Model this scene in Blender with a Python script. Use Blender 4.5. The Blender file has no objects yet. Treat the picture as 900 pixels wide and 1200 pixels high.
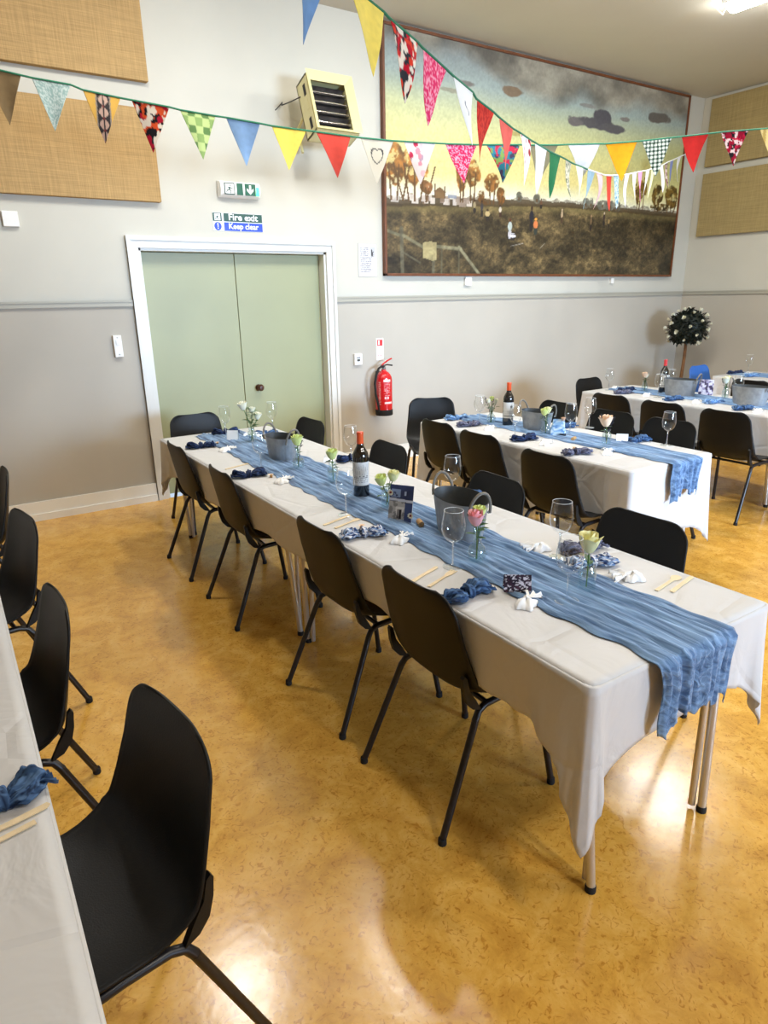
import bpy, math, random
import numpy as np
from mathutils import Vector, Matrix

random.seed(7)
PI = math.pi
R = math.radians
SC = bpy.context.scene
COL = SC.collection

# ------------------------------------------------------------------ camera, world, exposure
cam_d = bpy.data.cameras.new('camera')
cam = bpy.data.objects.new('camera', cam_d)
COL.objects.link(cam)
cam.location = (-0.83744, -5.59322, 1.62158)
YAW, PITCH, ROLL = -0.57879, 0.31538, -0.01712
fwd = Vector((-math.sin(YAW)*math.cos(PITCH), math.cos(YAW)*math.cos(PITCH), -math.sin(PITCH)))
rt = Vector((math.cos(YAW), math.sin(YAW), 0))
up = rt.cross(fwd)
r2 = rt*math.cos(ROLL) + up*math.sin(ROLL)
u2 = -rt*math.sin(ROLL) + up*math.cos(ROLL)
cam.rotation_euler = Matrix((r2, u2, -fwd)).transposed().to_euler()
cam_d.sensor_fit = 'VERTICAL'
cam_d.sensor_height = 24.0
cam_d.lens = 771.515/1200*24.0
cam_d.clip_start = 0.05
SC.camera = cam
SC.view_settings.view_transform = 'Standard'
SC.view_settings.look = 'None'
SC.view_settings.gamma = 1
SC.view_settings.use_curve_mapping = False
SC.view_settings.exposure = 0.10

world = bpy.data.worlds.new('world')
SC.world = world
world.use_nodes = True
bg = world.node_tree.nodes['Background']
bg.inputs[0].default_value = (.55, .68, .85, 1)
bg.inputs[1].default_value = 1.0

LAMP_STRENGTH = 128.0
WINDOW_POWER = 150.0

# room (metres): back wall y=0, right wall x=XR, floor z=0
XL, XR, YN, ZC = -4.6, 7.69, -11.5, 3.90
TZ = 0.73

# daylight through the window in the near wall
ld = bpy.data.lights.new('daylight', 'AREA')
ld.shape = 'RECTANGLE'; ld.size = 3.0; ld.size_y = 1.5
ld.energy = WINDOW_POWER; ld.color = (.52, .72, 1.0); ld.spread = R(60)
lo = bpy.data.objects.new('window_daylight', ld); COL.objects.link(lo)
lo.location = (3.6, YN+.12, 1.9)
lo.rotation_euler = (Vector((3.4, 0, .7))-Vector(lo.location)).to_track_quat('-Z', 'Y').to_euler()

# ------------------------------------------------------------------ helpers
def s2l(c):
    return tuple((v/12.92 if v <= .04045 else ((v+.055)/1.055)**2.4) for v in c)
def rgb(r, g, b):
    return s2l((r/255, g/255, b/255))
def s2l_np(a):
    a = np.clip(a, 0, 1)
    return np.where(a <= .04045, a/12.92, ((a+.055)/1.055)**2.4)

def tag(o, label=None, cat=None, group=None, kind=None):
    if label: o['label'] = label
    if cat: o['category'] = cat
    if group: o['group'] = group
    if kind: o['kind'] = kind
    return o
def empty(name, loc=(0, 0, 0), rz=0, label=None, cat=None, group=None, kind=None):
    o = bpy.data.objects.new(name, None); COL.objects.link(o)
    o.empty_display_size = .05
    o.location = loc; o.rotation_euler = (0, 0, rz)
    return tag(o, label, cat, group, kind)
def copy_tree(o, parent=None):
    c = o.copy(); COL.objects.link(c)
    if parent is not None: c.parent = parent
    for ch in o.children: copy_tree(ch, c)
    return c

class MB:
    """collects simple shapes into one mesh"""
    def __init__(s): s.v = []; s.f = []
    def add(s, vs, fs):
        n = len(s.v); s.v += [tuple(a) for a in vs]; s.f += [tuple(i+n for i in f) for f in fs]; return s
    def box(s, x0, x1, y0, y1, z0, z1, bev=0.0):
        if bev <= 0:
            return s.add([(x0,y0,z0),(x1,y0,z0),(x1,y1,z0),(x0,y1,z0),(x0,y0,z1),(x1,y0,z1),(x1,y1,z1),(x0,y1,z1)],
                         [(0,3,2,1),(4,5,6,7),(0,1,5,4),(1,2,6,5),(2,3,7,6),(3,0,4,7)])
        import bmesh
        bm = bmesh.new(); bmesh.ops.create_cube(bm, size=1)
        for v in bm.verts:
            v.co = Vector((x0+(v.co.x+.5)*(x1-x0), y0+(v.co.y+.5)*(y1-y0), z0+(v.co.z+.5)*(z1-z0)))
        bmesh.ops.bevel(bm, geom=bm.edges[:], offset=bev, segments=2, affect='EDGES', profile=.6)
        bm.verts.index_update()
        s.add([v.co[:] for v in bm.verts], [[v.index for v in f.verts] for f in bm.faces]); bm.free(); return s
    def tube(s, pts, r, n=10, closed=False, caps=True):
        pts = [Vector(p) for p in pts]; m = len(pts)
        rr = r if hasattr(r, '__len__') else [r]*m
        prev = None; rings = []
        for i, p in enumerate(pts):
            if closed: t = pts[(i+1) % m]-pts[i-1]
            else: t = pts[min(i+1, m-1)]-pts[max(i-1, 0)]
            t.normalize()
            if prev is None:
                a = Vector((0, 0, 1)) if abs(t.z) < .9 else Vector((1, 0, 0))
                a = (a-t*a.dot(t)).normalized()
            else:
                a = prev-t*prev.dot(t)
                a = a.normalized() if a.length > 1e-6 else t.orthogonal().normalized()
            prev = a; b = t.cross(a)
            rings.append([p+(a*math.cos(2*PI*k/n)+b*math.sin(2*PI*k/n))*rr[i] for k in range(n)])
        vs = [q for rg in rings for q in rg]; fs = []
        for i in range(m if closed else m-1):
            j = (i+1) % m
            for k in range(n):
                k2 = (k+1) % n
                fs.append((i*n+k, i*n+k2, j*n+k2, j*n+k))
        if not closed and caps:
            fs.append(tuple(range(n))[::-1]); fs.append(tuple((m-1)*n+k for k in range(n)))
        return s.add(vs, fs)
    def lathe(s, prof, n=24, sx=1, sy=1, c=(0, 0, 0)):
        vs = []; fs = []; m = len(prof)
        for r, z in prof:
            for k in range(n):
                vs.append((c[0]+r*sx*math.cos(2*PI*k/n), c[1]+r*sy*math.sin(2*PI*k/n), c[2]+z))
        for i in range(m-1):
            for k in range(n):
                k2 = (k+1) % n
                fs.append((i*n+k, i*n+k2, (i+1)*n+k2, (i+1)*n+k))
        return s.add(vs, fs)
    def disc(s, r, z, n=24, sx=1, sy=1, c=(0, 0, 0), up=True):
        vs = [(c[0]+r*sx*math.cos(2*PI*k/n), c[1]+r*sy*math.sin(2*PI*k/n), c[2]+z) for k in range(n)]
        f = tuple(range(n)); return s.add(vs, [f if up else f[::-1]])
    def build(s, name, mat, parent=None, smooth=True, loc=None, rot=None, angle=None):
        me = bpy.data.meshes.new(name); me.from_pydata(s.v, [], s.f)
        if smooth:
            me.shade_smooth()
            if angle is None: angle = 40
            me.set_sharp_from_angle(angle=R(angle))
        me.materials.append(mat)
        o = bpy.data.objects.new(name, me); COL.objects.link(o)
        if parent is not None: o.parent = parent
        if loc is not None: o.location = loc
        if rot is not None: o.rotation_euler = rot
        return o

def grid_obj(name, P, mat, parent=None, colors=None, closed_u=False, smooth=True, solid=0, mask=None):
    """P: (rows, cols, 3) array"""
    m, n = P.shape[:2]
    idx = np.arange(m*n).reshape(m, n)
    a = idx[:-1, :]; b = idx[1:, :]
    if closed_u: a2 = np.roll(a, -1, 1); b2 = np.roll(b, -1, 1)
    else: a, a2 = a[:, :-1], a[:, 1:]; b, b2 = b[:, :-1], b[:, 1:]
    F = np.stack([a, a2, b2, b], -1).reshape(-1, 4)
    me = bpy.data.meshes.new(name)
    me.from_pydata(P.reshape(-1, 3).tolist(), [], F.tolist())
    if smooth: me.shade_smooth()
    if colors is not None:
        at = me.color_attributes.new('Col', 'FLOAT_COLOR', 'POINT')
        c = np.ones((m*n, 4)); c[:, :3] = s2l_np(np.asarray(colors).reshape(-1, 3))
        at.data.foreach_set('color', c.ravel())
    me.materials.append(mat)
    o = bpy.data.objects.new(name, me); COL.objects.link(o)
    if parent is not None: o.parent = parent
    if solid:
        md = o.modifiers.new('thickness', 'SOLIDIFY'); md.thickness = solid; md.offset = 0
    return o

_rng = np.random.default_rng(3)
_lat = _rng.random((257, 257))
def vnoise(x, y):
    x = np.asarray(x, float) % 256; y = np.asarray(y, float) % 256
    xi = np.floor(x).astype(int); yi = np.floor(y).astype(int)
    fx = x-xi; fy = y-yi; fx = fx*fx*(3-2*fx); fy = fy*fy*(3-2*fy)
    x1 = (xi+1) % 256; y1 = (yi+1) % 256
    return (_lat[xi, yi]*(1-fx)+_lat[x1, yi]*fx)*(1-fy)+(_lat[xi, y1]*(1-fx)+_lat[x1, y1]*fx)*fy
def fbm(x, y, o=4):
    s = 0; a = .5
    for k in range(o):
        s = s+a*vnoise(np.asarray(x)*2**k+17*k, np.asarray(y)*2**k+31*k); a *= .5
    return s/(1-.5**o)

# ------------------------------------------------------------------ materials
def new_mat(name):
    m = bpy.data.materials.new(name); m.use_nodes = True
    nt = m.node_tree; b = nt.nodes['Principled BSDF']
    return m, nt, b
def mat(name, col, rough=.6, metal=0, spec=.5, bump=0, bscale=50, var=0, vscale=8, emit=None, estr=0, sheen=0, coat=0, subs=0):
    m, nt, b = new_mat(name)
    b.inputs['Base Color'].default_value = (*col, 1)
    b.inputs['Roughness'].default_value = rough
    b.inputs['Metallic'].default_value = metal
    b.inputs['Specular IOR Level'].default_value = spec
    if sheen: b.inputs['Sheen Weight'].default_value = sheen
    if coat: b.inputs['Coat Weight'].default_value = coat
    tc = nt.nodes.new('ShaderNodeTexCoord')
    if var:
        nz = nt.nodes.new('ShaderNodeTexNoise'); nz.inputs['Scale'].default_value = vscale; nz.inputs['Detail'].default_value = 5
        nt.links.new(tc.outputs['Object'], nz.inputs['Vector'])
        rp = nt.nodes.new('ShaderNodeValToRGB')
        rp.color_ramp.elements[0].position = .3; rp.color_ramp.elements[1].position = .7
        rp.color_ramp.elements[0].color = (*[c*(1-var) for c in col], 1)
        rp.color_ramp.elements[1].color = (*[min(1, c*(1+var)) for c in col], 1)
        nt.links.new(nz.outputs['Fac'], rp.inputs['Fac']); nt.links.new(rp.outputs['Color'], b.inputs['Base Color'])
    if bump:
        nz = nt.nodes.new('ShaderNodeTexNoise'); nz.inputs['Scale'].default_value = bscale; nz.inputs['Detail'].default_value = 4
        nt.links.new(tc.outputs['Object'], nz.inputs['Vector'])
        bp = nt.nodes.new('ShaderNodeBump'); bp.inputs['Strength'].default_value = bump; bp.inputs['Distance'].default_value = .005
        nt.links.new(nz.outputs['Fac'], bp.inputs['Height']); nt.links.new(bp.outputs['Normal'], b.inputs['Normal'])
    if emit:
        b.inputs['Emission Color'].default_value = (*emit, 1); b.inputs['Emission Strength'].default_value = estr
    return m
def vcol_mat(name, rough=.8, spec=.3, coat=0, trans=0):
    m, nt, b = new_mat(name)
    a = nt.nodes.new('ShaderNodeAttribute'); a.attribute_name = 'Col'
    nt.links.new(a.outputs['Color'], b.inputs['Base Color'])
    b.inputs['Roughness'].default_value = rough; b.inputs['Specular IOR Level'].default_value = spec
    b.inputs['Coat Weight'].default_value = coat
    if trans:
        t = nt.nodes.new('ShaderNodeBsdfTranslucent'); mx = nt.nodes.new('ShaderNodeMixShader'); mx.inputs[0].default_value = trans
        nt.links.new(a.outputs['Color'], t.inputs['Color'])
        nt.links.new(b.outputs[0], mx.inputs[1]); nt.links.new(t.outputs[0], mx.inputs[2])
        nt.links.new(mx.outputs[0], nt.nodes['Material Output'].inputs['Surface'])
    return m
def thin_glass(name, tint=(.97, .98, .98), rim=.9, base=.045):
    m = bpy.data.materials.new(name); m.use_nodes = True; nt = m.node_tree; nt.nodes.remove(nt.nodes['Principled BSDF'])
    tr = nt.nodes.new('ShaderNodeBsdfTransparent'); tr.inputs[0].default_value = (*tint, 1)
    gl = nt.nodes.new('ShaderNodeBsdfGlossy'); gl.inputs['Roughness'].default_value = .03; gl.inputs[0].default_value = (1, 1, 1, 1)
    fr = nt.nodes.new('ShaderNodeLayerWeight'); fr.inputs['Blend'].default_value = .5
    pw = nt.nodes.new('ShaderNodeMath'); pw.operation = 'POWER'; pw.inputs[1].default_value = 3.2
    mu = nt.nodes.new('ShaderNodeMath'); mu.operation = 'MULTIPLY_ADD'; mu.inputs[1].default_value = rim; mu.inputs[2].default_value = base; mu.use_clamp = True
    nt.links.new(fr.outputs['Facing'], pw.inputs[0])
    mx = nt.nodes.new('ShaderNodeMixShader')
    nt.links.new(pw.outputs[0], mu.inputs[0]); nt.links.new(mu.outputs[0], mx.inputs[0])
    nt.links.new(tr.outputs[0], mx.inputs[1]); nt.links.new(gl.outputs[0], mx.inputs[2])
    nt.links.new(mx.outputs[0], nt.nodes['Material Output'].inputs['Surface'])
    return m
def floor_mat():
    m, nt, b = new_mat('marbled_linoleum'); N = nt.nodes.new; L = nt.links.new
    tc = N('ShaderNodeTexCoord'); mp = N('ShaderNodeMapping'); mp.inputs['Scale'].default_value = (1.0, 1.0, 1)
    L(tc.outputs['Object'], mp.inputs['Vector'])
    n1 = N('ShaderNodeTexNoise'); n1.inputs['Scale'].default_value = 7; n1.inputs['Detail'].default_value = 10; n1.inputs['Roughness'].default_value = .74; n1.inputs['Distortion'].default_value = .5
    L(mp.outputs[0], n1.inputs['Vector'])
    r1 = N('ShaderNodeValToRGB'); e = r1.color_ramp.elements
    e[0].position = .3; e[0].color = (*rgb(190, 136, 52), 1); e[1].position = .72; e[1].color = (*rgb(236, 190, 104), 1)
    k = e.new(.5); k.color = (*rgb(219, 167, 72), 1)
    L(n1.outputs['Fac'], r1.inputs['Fac'])
    n2 = N('ShaderNodeTexNoise'); n2.inputs['Scale'].default_value = 36; n2.inputs['Detail'].default_value = 5; n2.inputs['Distortion'].default_value = 2.5
    L(mp.outputs[0], n2.inputs['Vector'])
    r2_ = N('ShaderNodeValToRGB'); r2_.color_ramp.elements[0].position = .34; r2_.color_ramp.elements[0].color = (.64, .47, .26, 1)
    r2_.color_ramp.elements[1].position = .44; r2_.color_ramp.elements[1].color = (1, 1, 1, 1)
    L(n2.outputs['Fac'], r2_.inputs['Fac'])
    mx = N('ShaderNodeMix'); mx.data_type = 'RGBA'; mx.blend_type = 'MULTIPLY'; mx.inputs['Factor'].default_value = .75
    L(r1.outputs['Color'], mx.inputs['A']); L(r2_.outputs['Color'], mx.inputs['B'])
    L(mx.outputs['Result'], b.inputs['Base Color'])
    n3 = N('ShaderNodeTexNoise'); n3.inputs['Scale'].default_value = 5; n3.inputs['Detail'].default_value = 4
    L(mp.outputs[0], n3.inputs['Vector'])
    mr = N('ShaderNodeMapRange'); mr.inputs['To Min'].default_value = .13; mr.inputs['To Max'].default_value = .27
    L(n3.outputs['Fac'], mr.inputs['Value']); L(mr.outputs[0], b.inputs['Roughness'])
    b.inputs['Specular IOR Level'].default_value = .65
    n4 = N('ShaderNodeTexNoise'); n4.inputs['Scale'].default_value = 25; n4.inputs['Detail'].default_value = 5
    L(mp.outputs[0], n4.inputs['Vector'])
    bp = N('ShaderNodeBump'); bp.inputs['Strength'].default_value = .12; bp.inputs['Distance'].default_value = .004
    L(n4.outputs['Fac'], bp.inputs['Height']); L(bp.outputs[0], b.inputs['Normal'])
    return m
def wall_mat(name, top, bottom, zsplit=1.60):
    """painted plaster: two paint colours meeting at the dado rail (a real paint line)"""
    m, nt, b = new_mat(name); N = nt.nodes.new; L = nt.links.new
    g = N('ShaderNodeNewGeometry'); sp = N('ShaderNodeSeparateXYZ'); L(g.outputs['Position'], sp.inputs[0])
    gt = N('ShaderNodeMath'); gt.operation = 'GREATER_THAN'; gt.inputs[1].default_value = zsplit; L(sp.outputs['Z'], gt.inputs[0])
    mx = N('ShaderNodeMix'); mx.data_type = 'RGBA'; mx.inputs['A'].default_value = (*bottom, 1); mx.inputs['B'].default_value = (*top, 1)
    L(gt.outputs[0], mx.inputs['Factor'])
    nz = N('ShaderNodeTexNoise'); nz.inputs['Scale'].default_value = 1.1; nz.inputs['Detail'].default_value = 5; L(g.outputs['Position'], nz.inputs['Vector'])
    mr = N('ShaderNodeMapRange'); mr.inputs['From Min'].default_value = .3; mr.inputs['From Max'].default_value = .7; mr.inputs['To Min'].default_value = .94; mr.inputs['To Max'].default_value = 1.04
    L(nz.outputs['Fac'], mr.inputs['Value'])
    ml = N('ShaderNodeMix'); ml.data_type = 'RGBA'; ml.blend_type = 'MULTIPLY'; ml.inputs['Factor'].default_value = 1
    L(mx.outputs['Result'], ml.inputs['A']); L(mr.outputs[0], ml.inputs['B'])
    L(ml.outputs['Result'], b.inputs['Base Color'])
    b.inputs['Roughness'].default_value = .55; b.inputs['Specular IOR Level'].default_value = .35
    n4 = N('ShaderNodeTexNoise'); n4.inputs['Scale'].default_value = 60; L(g.outputs['Position'], n4.inputs['Vector'])
    bp = N('ShaderNodeBump'); bp.inputs['Strength'].default_value = .06; bp.inputs['Distance'].default_value = .003
    L(n4.outputs['Fac'], bp.inputs['Height']); L(bp.outputs[0], b.inputs['Normal'])
    return m
def burlap_mat(name, c):
    m, nt, b = new_mat(name); N = nt.nodes.new; L = nt.links.new
    tc = N('ShaderNodeTexCoord')
    outs = []
    for s in ((4, 4, 160), (160, 160, 4)):
        mp = N('ShaderNodeMapping'); mp.inputs['Scale'].default_value = s; L(tc.outputs['Object'], mp.inputs['Vector'])
        nz = N('ShaderNodeTexNoise'); nz.inputs['Scale'].default_value = 1; nz.inputs['Detail'].default_value = 3; L(mp.outputs[0], nz.inputs['Vector']); outs.append(nz)
    ad = N('ShaderNodeMath'); ad.operation = 'ADD'; L(outs[0].outputs['Fac'], ad.inputs[0]); L(outs[1].outputs['Fac'], ad.inputs[1])
    mr = N('ShaderNodeMapRange'); mr.inputs['From Min'].default_value = .6; mr.inputs['From Max'].default_value = 1.4; L(ad.outputs[0], mr.inputs['Value'])
    mx = N('ShaderNodeMix'); mx.data_type = 'RGBA'; mx.inputs['A'].default_value = (*[v*.72 for v in c], 1); mx.inputs['B'].default_value = (*[min(1, v*1.25) for v in c], 1)
    L(mr.outputs[0], mx.inputs['Factor']); L(mx.outputs['Result'], b.inputs['Base Color'])
    b.inputs['Roughness'].default_value = .95; b.inputs['Specular IOR Level'].default_value = .1
    bp = N('ShaderNodeBump'); bp.inputs['Strength'].default_value = .4; bp.inputs['Distance'].default_value = .003
    L(ad.outputs[0], bp.inputs['Height']); L(bp.outputs[0], b.inputs['Normal'])
    return m
def cloth_mat(name, c):
    m, nt, b = new_mat(name); N = nt.nodes.new; L = nt.links.new
    tc = N('ShaderNodeTexCoord')
    nz = N('ShaderNodeTexNoise'); nz.inputs['Scale'].default_value = 5; nz.inputs['Detail'].default_value = 4; nz.inputs['Distortion'].default_value = .8
    L(tc.outputs['Object'], nz.inputs['Vector'])
    vo = N('ShaderNodeTexVoronoi'); vo.feature = 'DISTANCE_TO_EDGE'; vo.inputs['Scale'].default_value = 3.1; L(tc.outputs['Object'], vo.inputs['Vector'])
    mr = N('ShaderNodeMapRange'); mr.inputs['From Max'].default_value = .05; L(vo.outputs['Distance'], mr.inputs['Value'])
    ad = N('ShaderNodeMath'); ad.operation = 'MULTIPLY_ADD'; ad.inputs[1].default_value = .17; L(mr.outputs[0], ad.inputs[0]); L(nz.outputs['Fac'], ad.inputs[2])
    bp = N('ShaderNodeBump'); bp.inputs['Strength'].default_value = .75; bp.inputs['Distance'].default_value = .016
    L(ad.outputs[0], bp.inputs['Height']); L(bp.outputs[0], b.inputs['Normal'])
    b.inputs['Base Color'].default_value = (*c, 1); b.inputs['Roughness'].default_value = .45; b.inputs['Specular IOR Level'].default_value = .4
    t = N('ShaderNodeBsdfTranslucent'); t.inputs['Color'].default_value = (*c, 1)
    mx = N('ShaderNodeMixShader'); mx.inputs[0].default_value = .22
    L(b.outputs[0], mx.inputs[1]); L(t.outputs[0], mx.inputs[2]); L(mx.outputs[0], nt.nodes['Material Output'].inputs['Surface'])
    return m
def muslin_mat(name, dark, light):
    m, nt, b = new_mat(name); N = nt.nodes.new; L = nt.links.new
    tc = N('ShaderNodeTexCoord'); mp = N('ShaderNodeMapping'); mp.inputs['Scale'].default_value = (44, 3.4, 44); L(tc.outputs['Object'], mp.inputs['Vector'])
    nz = N('ShaderNodeTexNoise'); nz.inputs['Scale'].default_value = 1; nz.inputs['Detail'].default_value = 6; nz.inputs['Distortion'].default_value = .7; L(mp.outputs[0], nz.inputs['Vector'])
    mx = N('ShaderNodeMix'); mx.data_type = 'RGBA'; mx.inputs['A'].default_value = (*dark, 1); mx.inputs['B'].default_value = (*light, 1)
    mr = N('ShaderNodeMapRange'); mr.inputs['From Min'].default_value = .32; mr.inputs['From Max'].default_value = .68; L(nz.outputs['Fac'], mr.inputs['Value'])
    L(mr.outputs[0], mx.inputs['Factor']); L(mx.outputs['Result'], b.inputs['Base Color'])
    bp = N('ShaderNodeBump'); bp.inputs['Strength'].default_value = 1.0; bp.inputs['Distance'].default_value = .009
    L(nz.outputs['Fac'], bp.inputs['Height']); L(bp.outputs[0], b.inputs['Normal'])
    b.inputs['Roughness'].default_value = .85; b.inputs['Specular IOR Level'].default_value = .15; b.inputs['Sheen Weight'].default_value = .3
    return m

M = dict(
    floor=floor_mat(),
    wall=wall_mat('wall_paint', rgb(197, 195, 183), rgb(181, 176, 164)),
    ceiling=mat('ceiling_paint', rgb(205, 203, 192), .8, bump=.05, bscale=30, var=.02, vscale=1.5),
    rail=mat('rail_paint', rgb(168, 165, 151), .45),
    skirt_white=mat('baseboard_gloss_paint', rgb(236, 236, 230), .35),
    white=mat('white_gloss_paint', rgb(214, 214, 208), .35, bump=.03),
    door=mat('sage_door_paint', rgb(152, 156, 120), .42, var=.03, vscale=2, bump=.03),
    door_edge=mat('door_edge_dark', rgb(60, 62, 48), .7),
    wood_knob=mat('brown_wood_knob', rgb(70, 38, 20), .3, var=.2, vscale=40),
    burlap=burlap_mat('hessian_panel', rgb(178, 148, 102)),
    burlap_shaded=burlap_mat('hessian_panel_shaded', rgb(160, 142, 98)),  # same hessian, with the right wall's shade put into the colour
    black=mat('black_plastic_shell', rgb(15, 16, 17), .48, spec=.32, bump=.12, bscale=260, var=.05, vscale=12),
    blackmetal=mat('black_powder_coat', rgb(22, 20, 24), .35),
    rubber=mat('black_rubber', rgb(16, 16, 16), .8),
    blue=mat('blue_plastic_shell', rgb(52, 110, 190), .4, bump=.12, bscale=260),
    steel=mat('dull_steel_tube', rgb(205, 202, 198), .34, metal=.7, bump=.05, bscale=120),
    board=mat('table_board', rgb(150, 120, 85), .6, var=.1),
    cloth=cloth_mat('white_paper_cloth', rgb(224, 224, 224)),
    muslin=muslin_mat('blue_muslin', rgb(62, 92, 132), rgb(130, 165, 205)),
    navy=None,
    whitecloth=mat('white_favour_fabric', rgb(240, 240, 238), .8, bump=.2, bscale=90),
    glass=thin_glass('clear_wine_glass'),
    glassrim=mat('glass_rim', rgb(232, 238, 240), .1, spec=.8),
    glassstem=thin_glass('glass_stem', (.93, .95, .96), .9, .28),
    vase=thin_glass('clear_vase_glass', (.84, .92, .92), .9, .13),
    bottle=mat('dark_bottle_glass', rgb(14, 14, 16), .08, spec=.8, coat=.5),
    foil=mat('orange_red_foil', rgb(224, 84, 34), .35, spec=.6),
    foil2=mat('pink_red_foil', rgb(205, 60, 62), .35, spec=.6),
    label=vcol_mat('bottle_label_paper', .6),
    zinc=mat('galvanised_zinc', rgb(150, 153, 155), .5, metal=.35, var=.18, vscale=25, bump=.1, bscale=60),
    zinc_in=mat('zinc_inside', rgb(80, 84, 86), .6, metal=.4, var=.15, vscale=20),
    handle=mat('grey_rope_handle', rgb(120, 114, 104), .7, bump=.6, bscale=120),
    stem=mat('green_stem', rgb(70, 110, 45), .6, var=.15, vscale=60),
    leaf=mat('green_leaf', rgb(52, 92, 38), .5, var=.25, vscale=60),
    white_rose=mat('white_rose_petal', rgb(238, 236, 214), .6),
    cream_rose=mat('cream_rose_petal', rgb(232, 228, 170), .6),
    green_rose=mat('green_cream_rose_petal', rgb(212, 222, 140), .6),
    pink_rose=mat('pink_rose_petal', rgb(244, 178, 184), .6),
    blush_rose=mat('blush_rose_petal', rgb(235, 205, 175), .6),
    sprig=mat('dark_sprig', rgb(45, 45, 60), .8),
    darkleaf=mat('dark_topiary_leaf', rgb(24, 32, 22), .6, var=.3, vscale=30),
    bark=mat('brown_trunk', rgb(112, 76, 42), .8, bump=.6, bscale=40, var=.25, vscale=20),
    cork=mat('cork', rgb(190, 150, 100), .9, bump=.4, bscale=200, var=.15, vscale=200),
    birch=mat('birch_cutlery', rgb(226, 206, 168), .6, var=.06, vscale=60),
    paper=vcol_mat('printed_paper', .7),
    photo=vcol_mat('printed_card', .35, coat=.2),
    plaincard=mat('white_card', rgb(240, 240, 238), .6),
    red=vcol_mat('red_extinguisher_paint', .25, .5, coat=.5),
    redplain=mat('red_gloss_paint', rgb(190, 20, 28), .25, coat=.5),
    cream_metal=mat('cream_enamel', rgb(222, 214, 160), .4),
    chrome=mat('chrome', rgb(210, 210, 212), .12, metal=1),
    reflector=mat('dark_reflector', rgb(120, 116, 116), .3, metal=.8, var=.3, vscale=14),
    dark=mat('dark_grille', rgb(26, 24, 26), .6),
    wire=mat('grey_cable', rgb(70, 70, 66), .6),
    frame=mat('brown_picture_frame', rgb(104, 58, 28), .45, var=.2, vscale=15),
    paint=vcol_mat('oil_paint', .42, .35),
    flag=vcol_mat('flag_cotton', .85, .2, trans=.25),
    cord_green=mat('green_cord', rgb(40, 112, 82), .8),
    cord_white=mat('white_cord', rgb(232, 232, 228), .8),
    plastic=mat('white_plastic', rgb(232, 232, 228), .4),
    sgreen=mat('sign_green', rgb(14, 92, 66), .4),
    sgreen2=mat('sign_dark_green', rgb(14, 70, 52), .4),
    sblue=mat('sign_blue', rgb(24, 66, 200), .4),
    swhite=mat('sign_white', rgb(244, 246, 246), .4),
    led=mat('green_led', rgb(60, 230, 140), .4, emit=rgb(60, 255, 160), estr=2.5),
    lamp=mat('lamp_diffuser', (1, 1, 1), .5, emit=(1.0, .975, .925), estr=LAMP_STRENGTH),
    sky_pane=thin_glass('window_pane'),
)

# ------------------------------------------------------------------ the room
def struct(name, mb, m, parent=None, smooth=False, kind='structure'):
    o = mb.build(name, m, parent, smooth=smooth)
    if parent is None: o['kind'] = kind
    return o
struct('floor', MB().box(XL, XR, YN, 0, -.1, 0), M['floor'])
struct('ceiling', MB().box(XL, XR, YN, 0, ZC, ZC+.1), M['ceiling'])
# back wall with the opening of the double door
DX0, DX1, DZ = .59, 2.235, 2.015
struct('wall_back', MB().box(XL-.1, DX0, 0, .2, 0, ZC).box(DX1, XR+.1, 0, .2, 0, ZC).box(DX0, DX1, 0, .2, DZ, ZC), M['wall'])
struct('wall_right', MB().box(XR, XR+.1, YN, 0, 0, ZC), M['wall'])
struct('wall_left', MB().box(XL-.1, XL, YN, 0, 0, ZC), M['wall'])
WX0, WX1, WZ0, WZ1 = 2.0, 5.2, 1.1, 2.7
struct('wall_near', MB().box(XL-.1, WX0, YN-.1, YN, 0, ZC).box(WX1, XR+.1, YN-.1, YN, 0, ZC).box(WX0, WX1, YN-.1, YN, 0, WZ0).box(WX0, WX1, YN-.1, YN, WZ1, ZC), M['wall'])
w = struct('window_1', MB().box(WX0, WX1, YN-.06, YN-.05, WZ0, WZ1), M['sky_pane'])
fr = MB()
for x in (WX0, (WX0+WX1)/2-.03, WX1-.06): fr.box(x, x+.06, YN-.1, YN+.02, WZ0, WZ1)
for z in (WZ0, WZ1-.06): fr.box(WX0, WX1, YN-.1, YN+.02, z, z+.06)
struct('window_frame', fr, M['white'], w)
# baseboards, two-stepped
def baseboard(name, x0, x1):
    mb = MB().box(x0, x1, -.016, 0, 0, .15).box(x0, x1, -.026, 0, 0, .055)
    struct(name, mb, M['skirt_white'])
baseboard('baseboard_back_left', XL, DX0-.09)
baseboard('baseboard_back_right', DX1+.09, XR)
struct('baseboard_right', MB().box(XR-.016, XR, YN, 0, 0, .15).box(XR-.026, XR, YN, 0, 0, .055), M['white'])
# dado rail
struct('trim_1', MB().box(XL, DX0-.09, -.018, 0, 1.587, 1.632).box(XL, DX0-.09, -.024, 0, 1.618, 1.632), M['rail'])
struct('trim_2', MB().box(DX1+.09, XR, -.018, 0, 1.587, 1.632).box(DX1+.09, XR, -.024, 0, 1.618, 1.632), M['rail'])
struct('trim_3', MB().box(XR-.018, XR, YN, 0, 1.587, 1.632).box(XR-.024, XR, YN, 0, 1.618, 1.632), M['rail'])
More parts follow.
